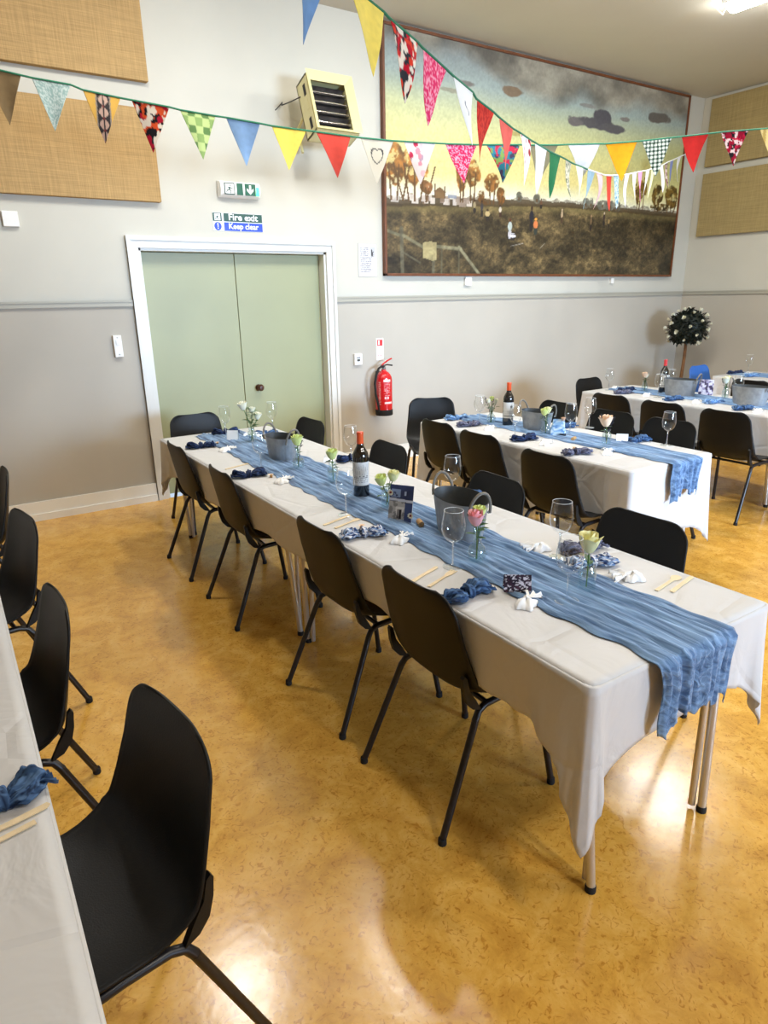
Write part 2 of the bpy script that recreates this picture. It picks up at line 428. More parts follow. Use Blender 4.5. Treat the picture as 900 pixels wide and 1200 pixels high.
# double door
door = empty('door_1', (0, 0, 0), kind='structure')
archi = MB()
for x0, x1, s in ((DX0-.085, DX0, -1), (DX1, DX1+.085, 1)):
    archi.box(x0, x1, -.02, 0, 0, DZ+.085)
    a = x0-.0 if s < 0 else x1-.03
    archi.box(a, a+.03, -.032, 0, 0, DZ+.085)
archi.box(DX0, DX1, -.0205, 0, DZ, DZ+.0845).box(DX0-.0855, DX1+.0855, -.034, 0, DZ+.055, DZ+.0855)
archi.build('architrave', M['white'], door, smooth=False)
MB().box(DX0, DX0+.02, -.0, .2, 0, DZ).box(DX1-.02, DX1, 0, .2, 0, DZ).box(DX0, DX1, 0, .2, DZ-.02, DZ).build('door_lining', M['white'], door, smooth=False)
MB().box(DX0, DX1, .15, .2, 0, DZ).build('door_backing', M['door_edge'], door, smooth=False)
xm = 1.405
MB().box(DX0+.024, xm-.003, .1, .145, .006, DZ-.024, bev=.002).build('door_leaf', M['door'], door, smooth=False)
lf = MB().box(xm+.003, DX1-.024, .1, .145, .006, DZ-.024, bev=.002).build('door_leaf', M['door'], door, smooth=False)
kb = MB().lathe([(.0, -.075), (.018, -.074), (.030, -.06), (.031, -.048), (.022, -.036), (.012, -.028), (.012, -.012), (.026, -.008), (.028, 0)], 20)
kb.v = [(x, z, y) for x, y, z in kb.v]
kb.build('door_knob', M['wood_knob'], lf, loc=(1.54, .1, .86))

# acoustic hessian panels
def panel(x0, x1, z0, z1, label, right=False, y0=0, y1=0):
    if right: mb = MB().box(XR-.055, XR-.002, y0, y1, z0, z1, bev=.004)
    else: mb = MB().box(x0, x1, -.055, -.002, z0, z1, bev=.004)
    o = mb.build('acoustic_panel', M['burlap_shaded'] if right else M['burlap'], smooth=False)
    tag(o, label, 'wall panel', 'hessian acoustic panels')
panel(-1.7, .80, 3.14, ZC-.02, 'upper tan hessian acoustic panel above the double door, left of it')
panel(-1.7, .80, 2.34, 2.965, 'lower tan hessian acoustic panel left of the fire exit light')
panel(0, 0, 3.11, 3.86, 'upper tan hessian panel on the right wall under the ceiling', True, -2.6, -.13)
panel(0, 0, 2.30, 3.03, 'lower tan hessian panel on the right wall above the dado rail', True, -2.6, -.13)

# small wall boxes
def wallbox(name, x, z, w, h, d, label, cat, extra=None):
    t = empty(name, (x, 0, z), 0, label, cat)
    MB().box(-w/2, w/2, -d, 0, -h/2, h/2, bev=.004).build('casing', M['plastic'], t, smooth=False)
    if extra: extra(t, d)
    return t
def ex_switch(t, d):
    MB().box(-.014, .014, -d-.006, -d, .01, .05, bev=.002).build('rocker', M['plastic'], t, smooth=False)
    for z in (-.062, .066):
        mb = MB().lathe([(0, 0), (.004, 0), (.004, -.002)], 8); mb.v = [(x, z_, y) for x, y, z_ in mb.v]
        mb.build('screw', M['wire'], t, loc=(0, -d, z))
wallbox('door_intercom', .345, 1.29, .062, .165, .03, 'tall narrow white switch box left of the door frame', 'switch', ex_switch)
wallbox('sensor_box', -.25, 2.18, .10, .10, .03, 'small square white box under the left hessian panel', 'sensor')
def ex_dev(t, d):
    MB().box(-.02, .02, -d-.003, -d, .012, .02).build('slot', M['dark'], t, smooth=False)
    MB().box(-.016, .014, -d-.006, -d, -.018, .002, bev=.001).build('button', M['wire'], t, smooth=False)
wallbox('key_switch', 2.535, 1.055, .085, .105, .03, 'small white key switch box beside the fire extinguisher', 'switch', ex_dev)
wallbox('socket_box', 3.90, 1.765, .085, .085, .03, 'square white socket under the left end of the painting', 'socket')
wallbox('cable_clip', 6.19, 1.765, .05, .06, .03, 'tiny white socket under the right part of the painting', 'socket')

# ------------------------------------------------------------------ signs
def text_mesh(name, s, size, m, parent, loc, bold=.0, sx=1.0, shear=0):
    c = bpy.data.curves.new(name, 'FONT'); c.body = s; c.size = size; c.offset = bold; c.extrude = .0008
    c.align_x = 'CENTER'; c.align_y = 'CENTER'; c.resolution_u = 3
    o = bpy.data.objects.new(name, c)
    COL.objects.link(o)
    bpy.context.view_layer.update()
    me = bpy.data.meshes.new_from_object(o.evaluated_get(bpy.context.evaluated_depsgraph_get()))
    bpy.data.objects.remove(o)
    me.materials.clear(); me.materials.append(m)
    o = bpy.data.objects.new(name, me); COL.objects.link(o); o.parent = parent
    o.location = loc; o.rotation_euler = (PI/2, 0, 0); o.scale = (sx, 1, 1)
    return o
def poly(pts, name, m, parent, loc, d=.0015):
    """flat shape in the x-z plane facing -y"""
    n = len(pts)
    vs = [(x, -d, z) for x, z in pts]+[(x, 0, z) for x, z in pts]
    fs = [tuple(range(n))]+[(i, i+n, (i+1) % n+n, (i+1) % n) for i in range(n)]
    return MB().add(vs, fs).build(name, m, parent, smooth=False, loc=loc)
def running_man(parent, loc, s, mw, md):
    # white doorway with a dark running figure
    poly([(-.5*s, -.5*s), (.5*s, -.5*s), (.5*s, .5*s), (-.5*s, .5*s)], 'doorway', mw, parent, loc, .001)
    l2 = (loc[0], loc[1]-.0015, loc[2])
    mb = MB()
    def bar(x0, z0, x1, z1, w):
        d = Vector((x1-x0, z1-z0)).normalized(); n = Vector((-d.y, d.x))*w/2
        q = [(x0+n.x, z0+n.y), (x0-n.x, z0-n.y), (x1-n.x, z1-n.y), (x1+n.x, z1+n.y)]
        mb.add([(a*s, 0, b*s) for a, b in q], [(0, 1, 2, 3)])
    bar(.02, .18, -.04, -.1, .17); bar(-.04, -.1, -.3, -.18, .09); bar(-.3, -.18, -.38, -.38, .08)
    bar(-.02, -.1, .14, -.26, .09); bar(.14, -.26, .1, -.46, .08); bar(.0, .16, .22, .02, .07); bar(.22, .02, .34, .08, .06); bar(.02, .16, -.22, .06, .07)
    mb.add([(.10*s+.075*s*math.cos(a), 0, .33*s+.075*s*math.sin(a)) for a in [k*PI/5 for k in range(10)]], [tuple(range(10))])
    mb.v = [(x, -.0008, z) for x, y, z in mb.v]
    mb.build('running_figure', md, parent, smooth=False, loc=l2)

t = empty('exit_light', (1.445, 0, 2.468), 0, 'illuminated green emergency exit box with running figure and down arrow above the door', 'exit light')
MB().box(-.175, .175, -.02, 0, -.062, .062, bev=.006).build('back_plate', M['plastic'], t, smooth=False)
def roundbar(x0, x1, zh, d):
    mb = MB(); n = 10; vs = []
    for x in (x0, x1):
        for k in range(n+1):
            a = -PI/2+PI*k/n
            vs.append((x, -.02-d*math.cos(a)**.6, zh*math.sin(a)))
    fs = [(k, k+1, n+2+k, n+1+k) for k in range(n)]+[tuple(range(n+1))[::-1], tuple(range(n+1, 2*n+2))]
    return mb.add(vs, fs)
roundbar(-.168, .168, .058, .05).build('diffuser_cover', M['swhite'], t)
def signpatch(x0, x1, m, name, par):
    return MB().box(x0, x1, -.0725, -.068, -.043, .043).build(name, m, par, smooth=False)
p1 = signpatch(-.14, -.055, M['sgreen2'], 'pictogram_panel', t)
running_man(p1, (-.0975, -.073, 0), .072, M['swhite'], M['sgreen2'])
signpatch(-.035, .015, M['sgreen'], 'green_band', t)
p2 = signpatch(.035, .125, M['sgreen'], 'arrow_panel', t)
poly([(-.009, .034), (.009, .034), (.009, -.004), (.028, .012), (.028, -.008), (0, -.036), (-.028, -.008), (-.028, .012), (-.009, -.004)], 'down_arrow', M['swhite'], p2, (.078, -.0725, 0))
MB().box(.130, .158, -.071, -.06, -.040, .022, bev=.004).build('indicator_lamp', M['led'], t, smooth=False)

t = empty('fire_exit_sign', (1.425, 0, 2.227), 0, 'rigid wall sign reading Fire exit in green over Keep clear in blue', 'sign')
MB().box(-.215, .215, -.004, 0, -.068, .068, bev=.001).build('sign_board', M['swhite'], t, smooth=False)
q = MB().box(-.213, -.139, -.006, -.004, .004, .066).build('pictogram_panel', M['sgreen2'], t, smooth=False)
running_man(q, (-.176, -.006, .035), .05, M['swhite'], M['sgreen2'])
q = MB().box(-.122, .213, -.006, -.004, .004, .066).build('green_band', M['sgreen2'], t, smooth=False)
text_mesh('lettering', 'Fire exit', .068, M['swhite'], q, (.045, -.0068, .036), .0014, 1.12)
q = MB().box(-.122, .213, -.006, -.004, -.066, -.002).build('blue_band', M['sblue'], t, smooth=False)
text_mesh('lettering', 'Keep clear', .060, M['swhite'], q, (.045, -.0068, -.032), .0012, 1.0)
q = poly([(.031*math.cos(a), .031*math.sin(a)) for a in [k*PI/12 for k in range(24)]], 'mandatory_disc', M['sblue'], t, (-.176, -.004, -.034))
poly([(-.005, .022), (.005, .022), (.003, -.006), (-.003, -.006)], 'exclamation_mark', M['swhite'], q, (-0, -.0018, 0))
poly([(-.004, -.011), (.004, -.011), (.004, -.019), (-.004, -.019)], 'exclamation_dot', M['swhite'], q, (0, -.0018, 0))

def colgrid(name, w, h, fn, m, parent, loc, nx=40, ny=50, rot=None, curve=0):
    u = np.linspace(0, 1, nx); v = np.linspace(0, 1, ny); U, V = np.meshgrid(u, v)
    P = np.stack([(U-.5)*w, np.full_like(U, 0)+curve*np.sin(U*PI), (V-.5)*h], -1)
    o = grid_obj(name, P, m, parent, fn(U, V)); o.location = loc
    if rot: o.rotation_euler = rot
    return o
def full(U, c):
    return np.ones(U.shape+(3,))*np.array(c)/255.
def put(C, mask, c):
    C[mask] = np.array(c)/255.
def notice(U, V):
    C = full(U, (212, 212, 214)); ln = np.sin(V*PI*44) > .1
    txt = ln & (U > .1) & (U < .62+.2*vnoise(V*44, V*0+3)) & (V > .12) & (V < .88) & (vnoise(U*60, np.floor(V*22)*9) > .35)
    txt &= ~((V > .6) & (U > .55))
    put(C, txt, (112, 112, 118))
    put(C, (U > .64) & (U < .92) & (V > .6) & (V < .9), (186, 188, 190))
    put(C, (U > .7) & (U < .86) & (V > .62) & (V < .86) & (fbm(U*14, V*14) > .5), (60, 60, 62))
    return C
t = empty('wall_notice', (2.68, 0, 1.952), 0, 'white printed A4 notice taped left of the large painting', 'notice')
MB().box(-.103, .103, -.003, 0, -.146, .146).build('backing_sheet', M['rail'], t, smooth=False)
colgrid('printed_page', .2, .287, notice, M['paper'], t, (0, -.004, 0), 60, 100)
def extsign(U, V):
    C = full(U, (246, 238, 236))
    put(C, (V > .66) & (V < .94) & (U > .1) & (U < .9), (214, 60, 62))
    put(C, (V > .7) & (V < .9) & (U > .25) & (U < .45), (246, 238, 236))
    put(C, (V > .6) & (V < .625) & (U > .1) & (U < .9), (200, 60, 60))
    put(C, (V > .06) & (V < .56) & (np.sin(V*70) > .2) & (U > .15) & (U < .8) & (vnoise(U*14, np.floor(V*11)*5) > .4), (225, 130, 135))
    return C
t = empty('extinguisher_sign', (2.80, 0, 1.135), 0, 'narrow red and white instruction sign above the extinguisher', 'sign')
MB().box(-.042, .042, -.003, 0, -.105, .105).build('backing_sheet', M['plaincard'], t, smooth=False)
colgrid('printed_face', .08, .205, extsign, M['paper'], t, (0, -.004, 0), 26, 60)

# ------------------------------------------------------------------ fire extinguisher
t = empty('fire_extinguisher', (2.765, -.115, .505), 0, 'red fire extinguisher with black base hung on the back wall', 'fire extinguisher')
prof = [(.082, .05), (.084, .06), (.084, .34), (.080, .37), (.066, .40), (.045, .42), (.028, .43), (.022, .445)]
zs = np.interp(np.linspace(0, 1, 90), np.linspace(0, 1, 8), [p[1] for p in prof])
Zp = [p[1] for p in prof]; Rp = [p[0] for p in prof]
zs = np.linspace(.05, .445, 90); rs = np.interp(zs, Zp, Rp)
TH = np.linspace(0, 2*PI, 121)[:-1]
TT, ZZ = np.meshgrid(TH, zs); RR = np.repeat(rs[:, None], 120, 1)
P = np.stack([RR*np.cos(TT), RR*np.sin(TT), ZZ], -1)
C = full(TT, (196, 22, 30))
az = (np.degrees(TT)-236+180) % 360-180    # angle from the side facing the room's left half
def lab(a0, a1, z0, z1): return (az > a0) & (az < a1) & (ZZ > z0) & (ZZ < z1)
put(C, lab(0, 50, .33, .352), (232, 214, 212))
for k, z in enumerate(np.linspace(.2, .32, 9)):
    put(C, lab(2, 48, z, z+.005) & (vnoise(az*.35, ZZ*0+k*3) > .42), (232, 190, 190))
put(C, lab(5, 20, .165, .19) & (((az-12)/7)**2+((ZZ-.177)/.012)**2 < 1), (236, 210, 210))
put(C, lab(22, 38, .165, .19) & (((az-30)/7)**2+((ZZ-.177)/.012)**2 < 1), (236, 210, 210))
put(C, lab(5, 62, .12, .137), (238, 214, 212))
put(C, lab(-38, -22, .11, .33) & (vnoise(az*.5, ZZ*140) > .45), (214, 150, 140))
grid_obj('cylinder', P, M['red'], t, C, closed_u=True)
MB().lathe([(0, 0), (.083, 0), (.087, .005), (.087, .055), (.083, .058)], 40).build('base_boot', M['rubber'], t)
MB().lathe([(.022, .44), (.022, .47), (.014, .475), (.014, .49), (0, .49)], 16).build('valve', M['chrome'], t)
MB().tube([(-.02, 0, .485), (.0, 0, .50), (.05, -.005, .53), (.09, -.01, .545)], .008, 8).build('squeeze_lever', M['redplain'], t)
MB().tube([(-.015, 0, .475), (.04, 0, .487), (.1, -.005, .478)], .007, 8).build('carry_handle', M['blackmetal'], t)
MB().tube([(0, -.01, .47), (-.04, -.02, .475), (-.075, -.03, .46), (-.105, -.035, .41), (-.125, -.035, .32), (-.115, -.03, .22), (-.09, -.03, .12), (-.08, -.03, .075), (-.078, -.03, .04)], .0115, 10).build('hose', M['rubber'], t)
MB().box(-.02, .02, .07, .115, .3, .42).build('wall_bracket', M['blackmetal'], t, smooth=False)

# ------------------------------------------------------------------ radiant heater
t = empty('wall_heater', (2.12, -.43, 3.075), 0, 'cream metal fan heater tilted down high on the back wall', 'heater')
t.rotation_euler = (R(-20), 0, 0)
W2, H2, D2 = .195, .22, .17
MB().box(-W2, W2, .0, D2, H2-.012, H2).box(-W2, W2, 0, D2, -H2, -H2+.012).box(-W2, -W2+.012, 0, D2, -H2, H2).box(W2-.012, W2, 0, D2, -H2, H2).box(-W2, W2, D2-.01, D2, -H2, H2).build('casing', M['cream_metal'], t, smooth=False)
lip = MB()
def frustum(mb, x0, x1, z0, z1, fx, fz, y0, y1):
    o = [(x0, y0, z0), (x1, y0, z0), (x1, y0, z1), (x0, y0, z1)]; i = [(x0+fx, y1, z0+fz), (x1-fx, y1, z0+fz), (x1-fx, y1, z1-fz), (x0+fx, y1, z1-fz)]
    mb.add(o+i, [(0, 1, 5, 4), (1, 2, 6, 5), (2, 3, 7, 6), (3, 0, 4, 7)])
frustum(lip, -W2-.012, W2+.012, -H2-.01, H2+.012, .055, .05, -.035, .012)
lip.build('flared_surround', M['cream_metal'], t, smooth=False)
MB().box(-W2+.02, W2-.02, .10, .11, -H2+.02, H2-.02).build('back_reflector', M['dark'], t, smooth=False)
for z in (.12, .045, -.035, -.115):
    mb = MB(); n = 8; vs = []
    for x in (-.155, .155):
        for k in range(n+1):
            a = PI*k/n
            vs.append((x, .03+.055*math.sin(a), z+.030*math.cos(a)))
    mb.add(vs, [(k, k+1, n+2+k, n+1+k) for k in range(n)])
    rf = mb.build('reflector_trough', M['reflector'], t)
    MB().tube([(-.155, .03, z-.018), (.155, .03, z-.018)], .006, 8).build('heating_tube', M['chrome'], rf)
for k, z in enumerate((.13, .02, -.13)):
    MB().box(-W2-.002, -W2, .04, .075, z-.05, z+.035).build('side_vent', M['dark'] if k != 1 else M['cream_metal'], t, smooth=False)
MB().tube([(-.1, .15, .1), (-.1, .44, .05), (-.1, .44, -.15)], .012, 8).tube([(.1, .15, .1), (.1, .44, .05)], .012, 8).build('bracket', M['cream_metal'], t)
MB().tube([(-W2+.01, .13, .12), (-W2-.06, .2, .11), (-W2-.09, .3, .14), (-W2-.05, .35, .2), (-W2-.1, .40, .16), (-W2-.1, .42, .27)], .005, 6).build('power_cable', M['wire'], t)

# ------------------------------------------------------------------ ceiling lights
def ceiling_light(x, y, label, hook=False, L_=.36):
    t = empty('ceiling_light', (x, y, ZC), 0, label, 'ceiling light', 'fluorescent ceiling lights')
    MB().box(-.11, .11, -L_, L_, -.045, 0, bev=.005).build('housing', M['plastic'], t, smooth=False)
    mb = MB(); n = 8; vs = []
    for yy in (-L_+.03, L_-.03):
        for k in range(n+1):
            a = PI*k/n
            vs.append((.09*math.cos(a), yy, -.045-.05*math.sin(a)))
    mb.add(vs, [(k, k+1, n+2+k, n+1+k) for k in range(n)]+[tuple(range(n+1)), tuple(range(n+1, 2*n+2))[::-1]])
    mb.build('diffuser', M['lamp'], t)
    if hook: MB().tube([(-.13, L_+.03, 0), (-.12, L_+.05, -.05), (-.05, L_+.02, -.10), (-.01, L_, -.03)], .004, 6).build('hanging_hook', M['plastic'], t)
ceiling_light(5.14, -2.15, 'glowing fluorescent light on the ceiling at the top right', True)
ceiling_light(3.40, -2.20, 'fluorescent ceiling light over the middle table, above the picture')
ceiling_light(1.75, -2.10, 'fluorescent ceiling light behind the front table, above the picture')
ceiling_light(.32, -1.60, 'small fluorescent ceiling light over the near edge of the front table', L_=.22)
for k, x in enumerate((.6, 2.9, 5.22)):  # unseen row, with an extra lamp added to brighten the cloth ends
    ceiling_light(x, -6.9, ['left', 'middle', 'right'][k]+' fluorescent ceiling light of the unseen row added behind the camera')

# ------------------------------------------------------------------ painting
PX0, PX1, PZ0, PZ1 = 2.85, 7.33, 1.815, 3.88
def painting_colours(nx=560, ny=260):
    u = np.linspace(0, 1, nx); v = np.linspace(0, 1, ny); U, V = np.meshgrid(u, v)
    A = 2.16
    X = U*A
    def mix(a, b, t): return a*(1-t)[..., None]+b*t[..., None]
    def col(*c): return np.array(c)/255.
    # sky: pale horizon, yellow band, blue-grey above
    stops = [(.30, (222, 226, 226)), (.38, (226, 226, 200)), (.46, (222, 213, 146)), (.60, (208, 203, 136)), (.72, (186, 190, 144)), (.84, (150, 164, 158)), (1.0, (126, 132, 132))]
    C = np.zeros(U.shape+(3,))
    wob = V+.03*(fbm(X*3, V*5)-.5)
    for k in range(3): C[..., k] = np.interp(wob, [s[0] for s in stops], [s[1][k]/255 for s in stops])
    C = mix(C, C*.93, np.clip(fbm(X*10, V*26)-.4, 0, 1))
    C = mix(C, np.ones_like(C)*col(150, 152, 96), np.clip((U-.7)*1.6, 0, .45)*np.clip((V-.36)*5, 0, 1)*np.clip((.8-V)*6, 0, 1))
    # dark cloud bank along the top
    edge = .90-.07*U+.05*np.sin(U*7+1)+.16*(fbm(X*4+3, V*3)-.5)
    cb = np.clip((V-edge)*14, 0, 1)
    tone = fbm(X*6+9, V*9+2)
    ccol = mix(np.ones_like(C)*col(86, 80, 70), np.ones_like(C)*col(164, 156, 136), np.clip((tone-.3)*2.2, 0, 1))
    C = mix(C, ccol, cb*.85)
    def cloud(cu, cv, su, sv, c, st=1):
        d = ((U-cu)/su)**2+((V-cv)/sv)**2+1.5*(fbm(X*16+cu*9, V*18)-.5)
        return mix(C, np.ones_like(C)*col(*c), np.clip((1-d)*3, 0, 1)*st)
    for a in [(.62, .775, .085, .028, (84, 82, 84)), (.655, .805, .035, .04, (78, 76, 80)), (.70, .765, .05, .025, (86, 84, 86)), (.56, .765, .03, .022, (104, 100, 98)), (.74, .82, .02, .012, (120, 116, 110)),
              (.345, .845, .04, .022, (118, 100, 80)), (.21, .84, .03, .014, (112, 108, 102)), (.36, .665, .03, .012, (172, 160, 100)), (.88, .86, .05, .03, (92, 88, 82)), (.60, .85, .03, .01, (128, 128, 122)), (.17, .80, .03, .010, (140, 140, 120)), (.43, .585, .05, .008, (196, 190, 130))]:
        C = cloud(*a)
    # field
    hz = .312+.052*np.clip(U*2, 0, 1)+.0*U+.012*(fbm(X*14, V*0)-.5)
    fld = np.clip((hz-V)*90, 0, 1)
    g = fbm(X*9, V*16); g2 = fbm(X*38+5, V*60)
    fc = mix(np.ones_like(C)*col(58, 50, 34), np.ones_like(C)*col(118, 100, 66), np.clip((g-.3)*1.7, 0, 1))
    fc = fc*(.52+.92*g2)[..., None]*(.8+.4*vnoise(X*150, V*230))[..., None]
    fc = mix(fc, fc*.62, np.clip((U-.72)*2.2, 0, 1)); fc = mix(fc, fc*.62, np.clip((.22-V)*2.5, 0, 1)*np.clip((.35-U)*4, 0, 1))
    strip = np.exp(-((V-hz+.03)/.02)**2)
    fc = mix(fc, np.ones_like(C)*col(128, 116, 72), strip*.5)
    C = mix(C, fc, fld)
    # hedge / town line
    h = hz+.010+.018*vnoise(X*40, V*0+2)
    C = mix(C, np.ones_like(C)*col(112, 104, 92), ((V > hz-.005) & (V < h)).astype(float)*.85*(.4+.6*vnoise(X*90, V*150)))
    h = hz+.03*np.clip(1-U*1.6, .1, 1)*vnoise(X*26, V*0+6)+.004
    C = mix(C, np.ones_like(C)*col(70, 58, 40), ((V > hz-.02) & (V < h)).astype(float)*.8)
    # houses and church on the left horizon
    def rect(u0, u1, v0, v1, c, st=1.0):
        m_ = (U > u0) & (U < u1) & (V > v0) & (V < v1); C[m_] = C[m_]*(1-st)+col(*c)*st
    rng = np.random.default_rng(5)
    for k in range(26):
        a = .01+.21*rng.random(); w_ = .008+.012*rng.random(); b = .325+.02*rng.random()
        rect(a, a+w_, b-.015, b+.012, [(196, 190, 184), (150, 136, 124), (118, 100, 84), (214, 208, 200)][k % 4], .85)
    rect(.128, .158, .34, .372, (122, 96, 64)); tri = (V < .372+.02-(abs(U-.143)*1.3)) & (V >= .37) & (abs(U-.143) < .018); C[tri] = col(112, 88, 60)
    rect(.128, .132, .34, .402, (100, 78, 56)); rect(.155, .158, .34, .395, (100, 78, 56))
    rect(.165, .19, .345, .362, (120, 130, 150), .8)
    # trees
    def tree(cu, cv, su, sv, base, c1=(176, 112, 42), c2=(92, 62, 28), trunks=3, dens=.52):
        nonlocal C
        n = fbm(X*44+cu*50, V*50)
        d = ((U-cu)/su)**2+((V-cv)/sv)**2+1.3*(fbm(X*24+cu*30, V*20)-.5)
        m_ = np.clip((1-d)*5, 0, 1)*np.clip((n-.30)*8, .25, 1)
        tc = mix(np.ones_like(C)*col(*c2), np.ones_like(C)*col(*c1), np.clip((fbm(X*34+3, V*44+cu*10)-.32)*3, 0, 1))
        C = mix(C, tc, m_*.93)
        for k in range(trunks):
            uu = cu+(k-(trunks-1)/2)*su*.42
            bow = uu+(uu-cu)*.8*np.clip((V-base)/(cv-base+1e-6), 0, 1.3)
            C = mix(C, np.ones_like(C)*col(92, 66, 36), ((abs(U-bow) < .0022) & (V > base) & (V < cv)).astype(float)*.9)
    tree(.022, .47, .035, .085, .32, trunks=4); tree(.075, .475, .036, .088, .32, trunks=5); tree(.105, .385, .018, .03, .33, (150, 100, 60), trunks=1)
    tree(.205, .46, .016, .07, .33, trunks=2); tree(.236, .465, .022, .068, .33, (168, 110, 48), trunks=2); tree(.262, .365, .012, .03, .33, (130, 90, 50), trunks=1)
    tree(.295, .43, .024, .045, .33, (150, 98, 44), trunks=2); tree(.322, .375, .014, .04, .33, (140, 88, 40), trunks=2); tree(.278, .345, .016, .02, .33, (110, 80, 50), trunks=1)
    tree(.825, .46, .020, .07, .365, (128, 98, 34), (60, 48, 22), 2); tree(.845, .49, .014, .05, .37, (118, 90, 34), (60, 48, 22), 1)
    tree(.905, .455, .026, .06, .365, (122, 92, 34), (56, 44, 20), 2); tree(.97, .455, .034, .068, .36, (112, 84, 30), (50, 40, 18), 3); tree(.93, .39, .05, .02, .36, (96, 72, 30), (50, 40, 20), 0)
    for cu, w_ in ((.44, .012), (.615, .012), (.635, .008), (.68, .02), (.71, .024), (.74, .014), (.38, .01)):
        tree(cu, .378, w_, .028, .36, (120, 118, 104), (84, 84, 74), 1)
    # fence in the lower left corner
    def line(u0, v0, u1, v1, w_, c, st=.9):
        nonlocal C
        ax, ay, bx, by = u0*A, v0, u1*A, v1
        tt = np.clip(((X-ax)*(bx-ax)+(V-ay)*(by-ay))/((bx-ax)**2+(by-ay)**2), 0, 1)
        d = np.hypot(X-ax-tt*(bx-ax), V-ay-tt*(by-ay))
        C = mix(C, np.ones_like(C)*col(*c)*(.75+.5*g2)[..., None], np.clip((w_-d)/.004, 0, 1)*st)
    fcx = (112, 108, 84)
    line(.0, .19, .045, .165, .009, fcx); line(.04, .2, .042, .0, .012, (92, 88, 70)); line(.045, .17, .12, .10, .009, fcx)
    line(.10, .13, .205, .118, .010, (124, 120, 94)); line(.128, .13, .126, .0, .011, (98, 94, 74)); line(.20, .13, .2, .0, .007, (86, 82, 64))
    line(.20, .125, .262, .0, .010, (128, 124, 98)); line(.15, .11, .15, .0, .007, (90, 86, 66)); line(.04, .1, .09, .05, .006, (96, 92, 74))
    m_ = (U > .098) & (U < .135) & (V > .06+.5*abs(U-.125)) & (V < .148-.3*abs(U-.118)); C[m_] = col(158, 146, 104)*(.8+.4*g2[m_])[..., None]
    # figures
    def figure(cu, foot, h_, body, head=(60, 44, 34), legs=(40, 36, 34), w_=.006):
        nonlocal C
        def blob(du, dv, su, sv, c):
            nonlocal C
            d = ((U-cu-du)/su)**2+((V-dv)/sv)**2
            C = mix(C, np.ones_like(C)*col(*c), np.clip((1-d)*4, 0, 1))
        blob(-.0012, foot+h_*.22, w_*.4, h_*.24, legs); blob(.002, foot+h_*.22, w_*.4, h_*.24, legs)
        blob(0, foot+h_*.6, w_*.72, h_*.24, body); blob(0, foot+h_*.91, w_*.4, h_*.09, head)
    figure(.243, .285, .065, (150, 140, 110)); figure(.265, .27, .08, (58, 56, 62)); figure(.283, .255, .055, (178, 158, 112), w_=.011)
    figure(.322, .275, .06, (196, 186, 170), legs=(60, 40, 30)); figure(.425, .215, .125, (38, 38, 44), w_=.0105); figure(.44, .2, .085, (206, 120, 70), (230, 150, 60), (50, 58, 52), w_=.011)
    figure(.355, .175, .1, (172, 182, 176), (86, 48, 34), (180, 176, 178), .010); figure(.365, .168, .035, (206, 204, 210), (190, 190, 196), w_=.016)
    figure(.53, .265, .075, (172, 150, 120), (190, 170, 140), (70, 52, 40)); figure(.64, .235, .085, (104, 84, 60), (150, 120, 90)); figure(.69, .265, .075, (60, 46, 44), (200, 180, 160)); figure(.455, .33, .05, (100, 70, 50))
    figure(.71, .255, .06, (150, 124, 80), w_=.004)
    line(.36, .14, .4, .155, .003, (196, 196, 200)); line(.46, .135, .475, .16, .003, (196, 190, 180))
    line(.60, .10, .598, .0, .003, (140, 118, 80)); line(.60, .10, .61, .0, .003, (140, 118, 80))
    C = C*(.93+.14*fbm(X*120, V*120, 2))[..., None]
    return U, V, np.clip(C, 0, 1)
t = empty('landscape_painting', ((PX0+PX1)/2, 0, PZ0), 0, 'huge oil painting of people in a brown field under a yellow sky', 'painting')
U, V, C = painting_colours()
w_, h_ = PX1-PX0, PZ1-PZ0
P = np.stack([(U-.5)*(w_-.04), np.full_like(U, -.035), .02+V*(h_-.04)], -1)
grid_obj('canvas', P, M['paint'], t, C, smooth=False)
MB().box(-w_/2+.01, w_/2-.01, -.03, 0, .01, h_-.01).build('stretcher_board', M['frame'], t, smooth=False)
for nm, b in (('frame_rail', (-w_/2, w_/2, 0, .024)), ('frame_rail', (-w_/2, w_/2, h_-.024, h_)), ('frame_stile', (-w_/2, -w_/2+.024, 0, h_)), ('frame_stile', (w_/2-.024, w_/2, 0, h_))):
    MB().box(b[0], b[1], -.05, 0, b[2], b[3], bev=.003).build(nm, M['frame'], t, smooth=False)

# ------------------------------------------------------------------ bunting
def plain(c, n=.06):
    return lambda U, V: full(U, c)*(1-n+2*n*fbm(U*9, V*12))[..., None]
def floral(base, cols, sc=7, thr=.52):
    def f(U, V):
        C = full(U, base)
        for k, c in enumerate(cols):
            put(C, fbm(U*sc+k*13, V*sc+k*7, 2) > thr+.03*(k % 2), c)
        return C
    return f
def speckle(base, c, sc=28, thr=.56):
    return lambda U, V: (lambda C: (put(C, vnoise(U*sc, V*sc*1.3) > thr, c), C)[1])(full(U, base))
def dots(base, cs, n=5):
    def f(U, V):
        C = full(U, base); rng = np.random.default_rng(n)
        for k in range(16):
            a, b, r = rng.random(), rng.random(), .035+.05*rng.random()
            put(C, (U-a)**2+(V-b)**2 < r*r, cs[k % len(cs)])
        return C
    return f
def checks(a, b, n=5, c=None):
    def f(U, V):
        i = np.floor(U*n); j = np.floor(V*n*1.1); C = full(U, a); put(C, (i+j) % 2 == 0, b)
        if c: put(C, (i % 2 == 0) & (j % 2 == 0), c)
        return C
    return f
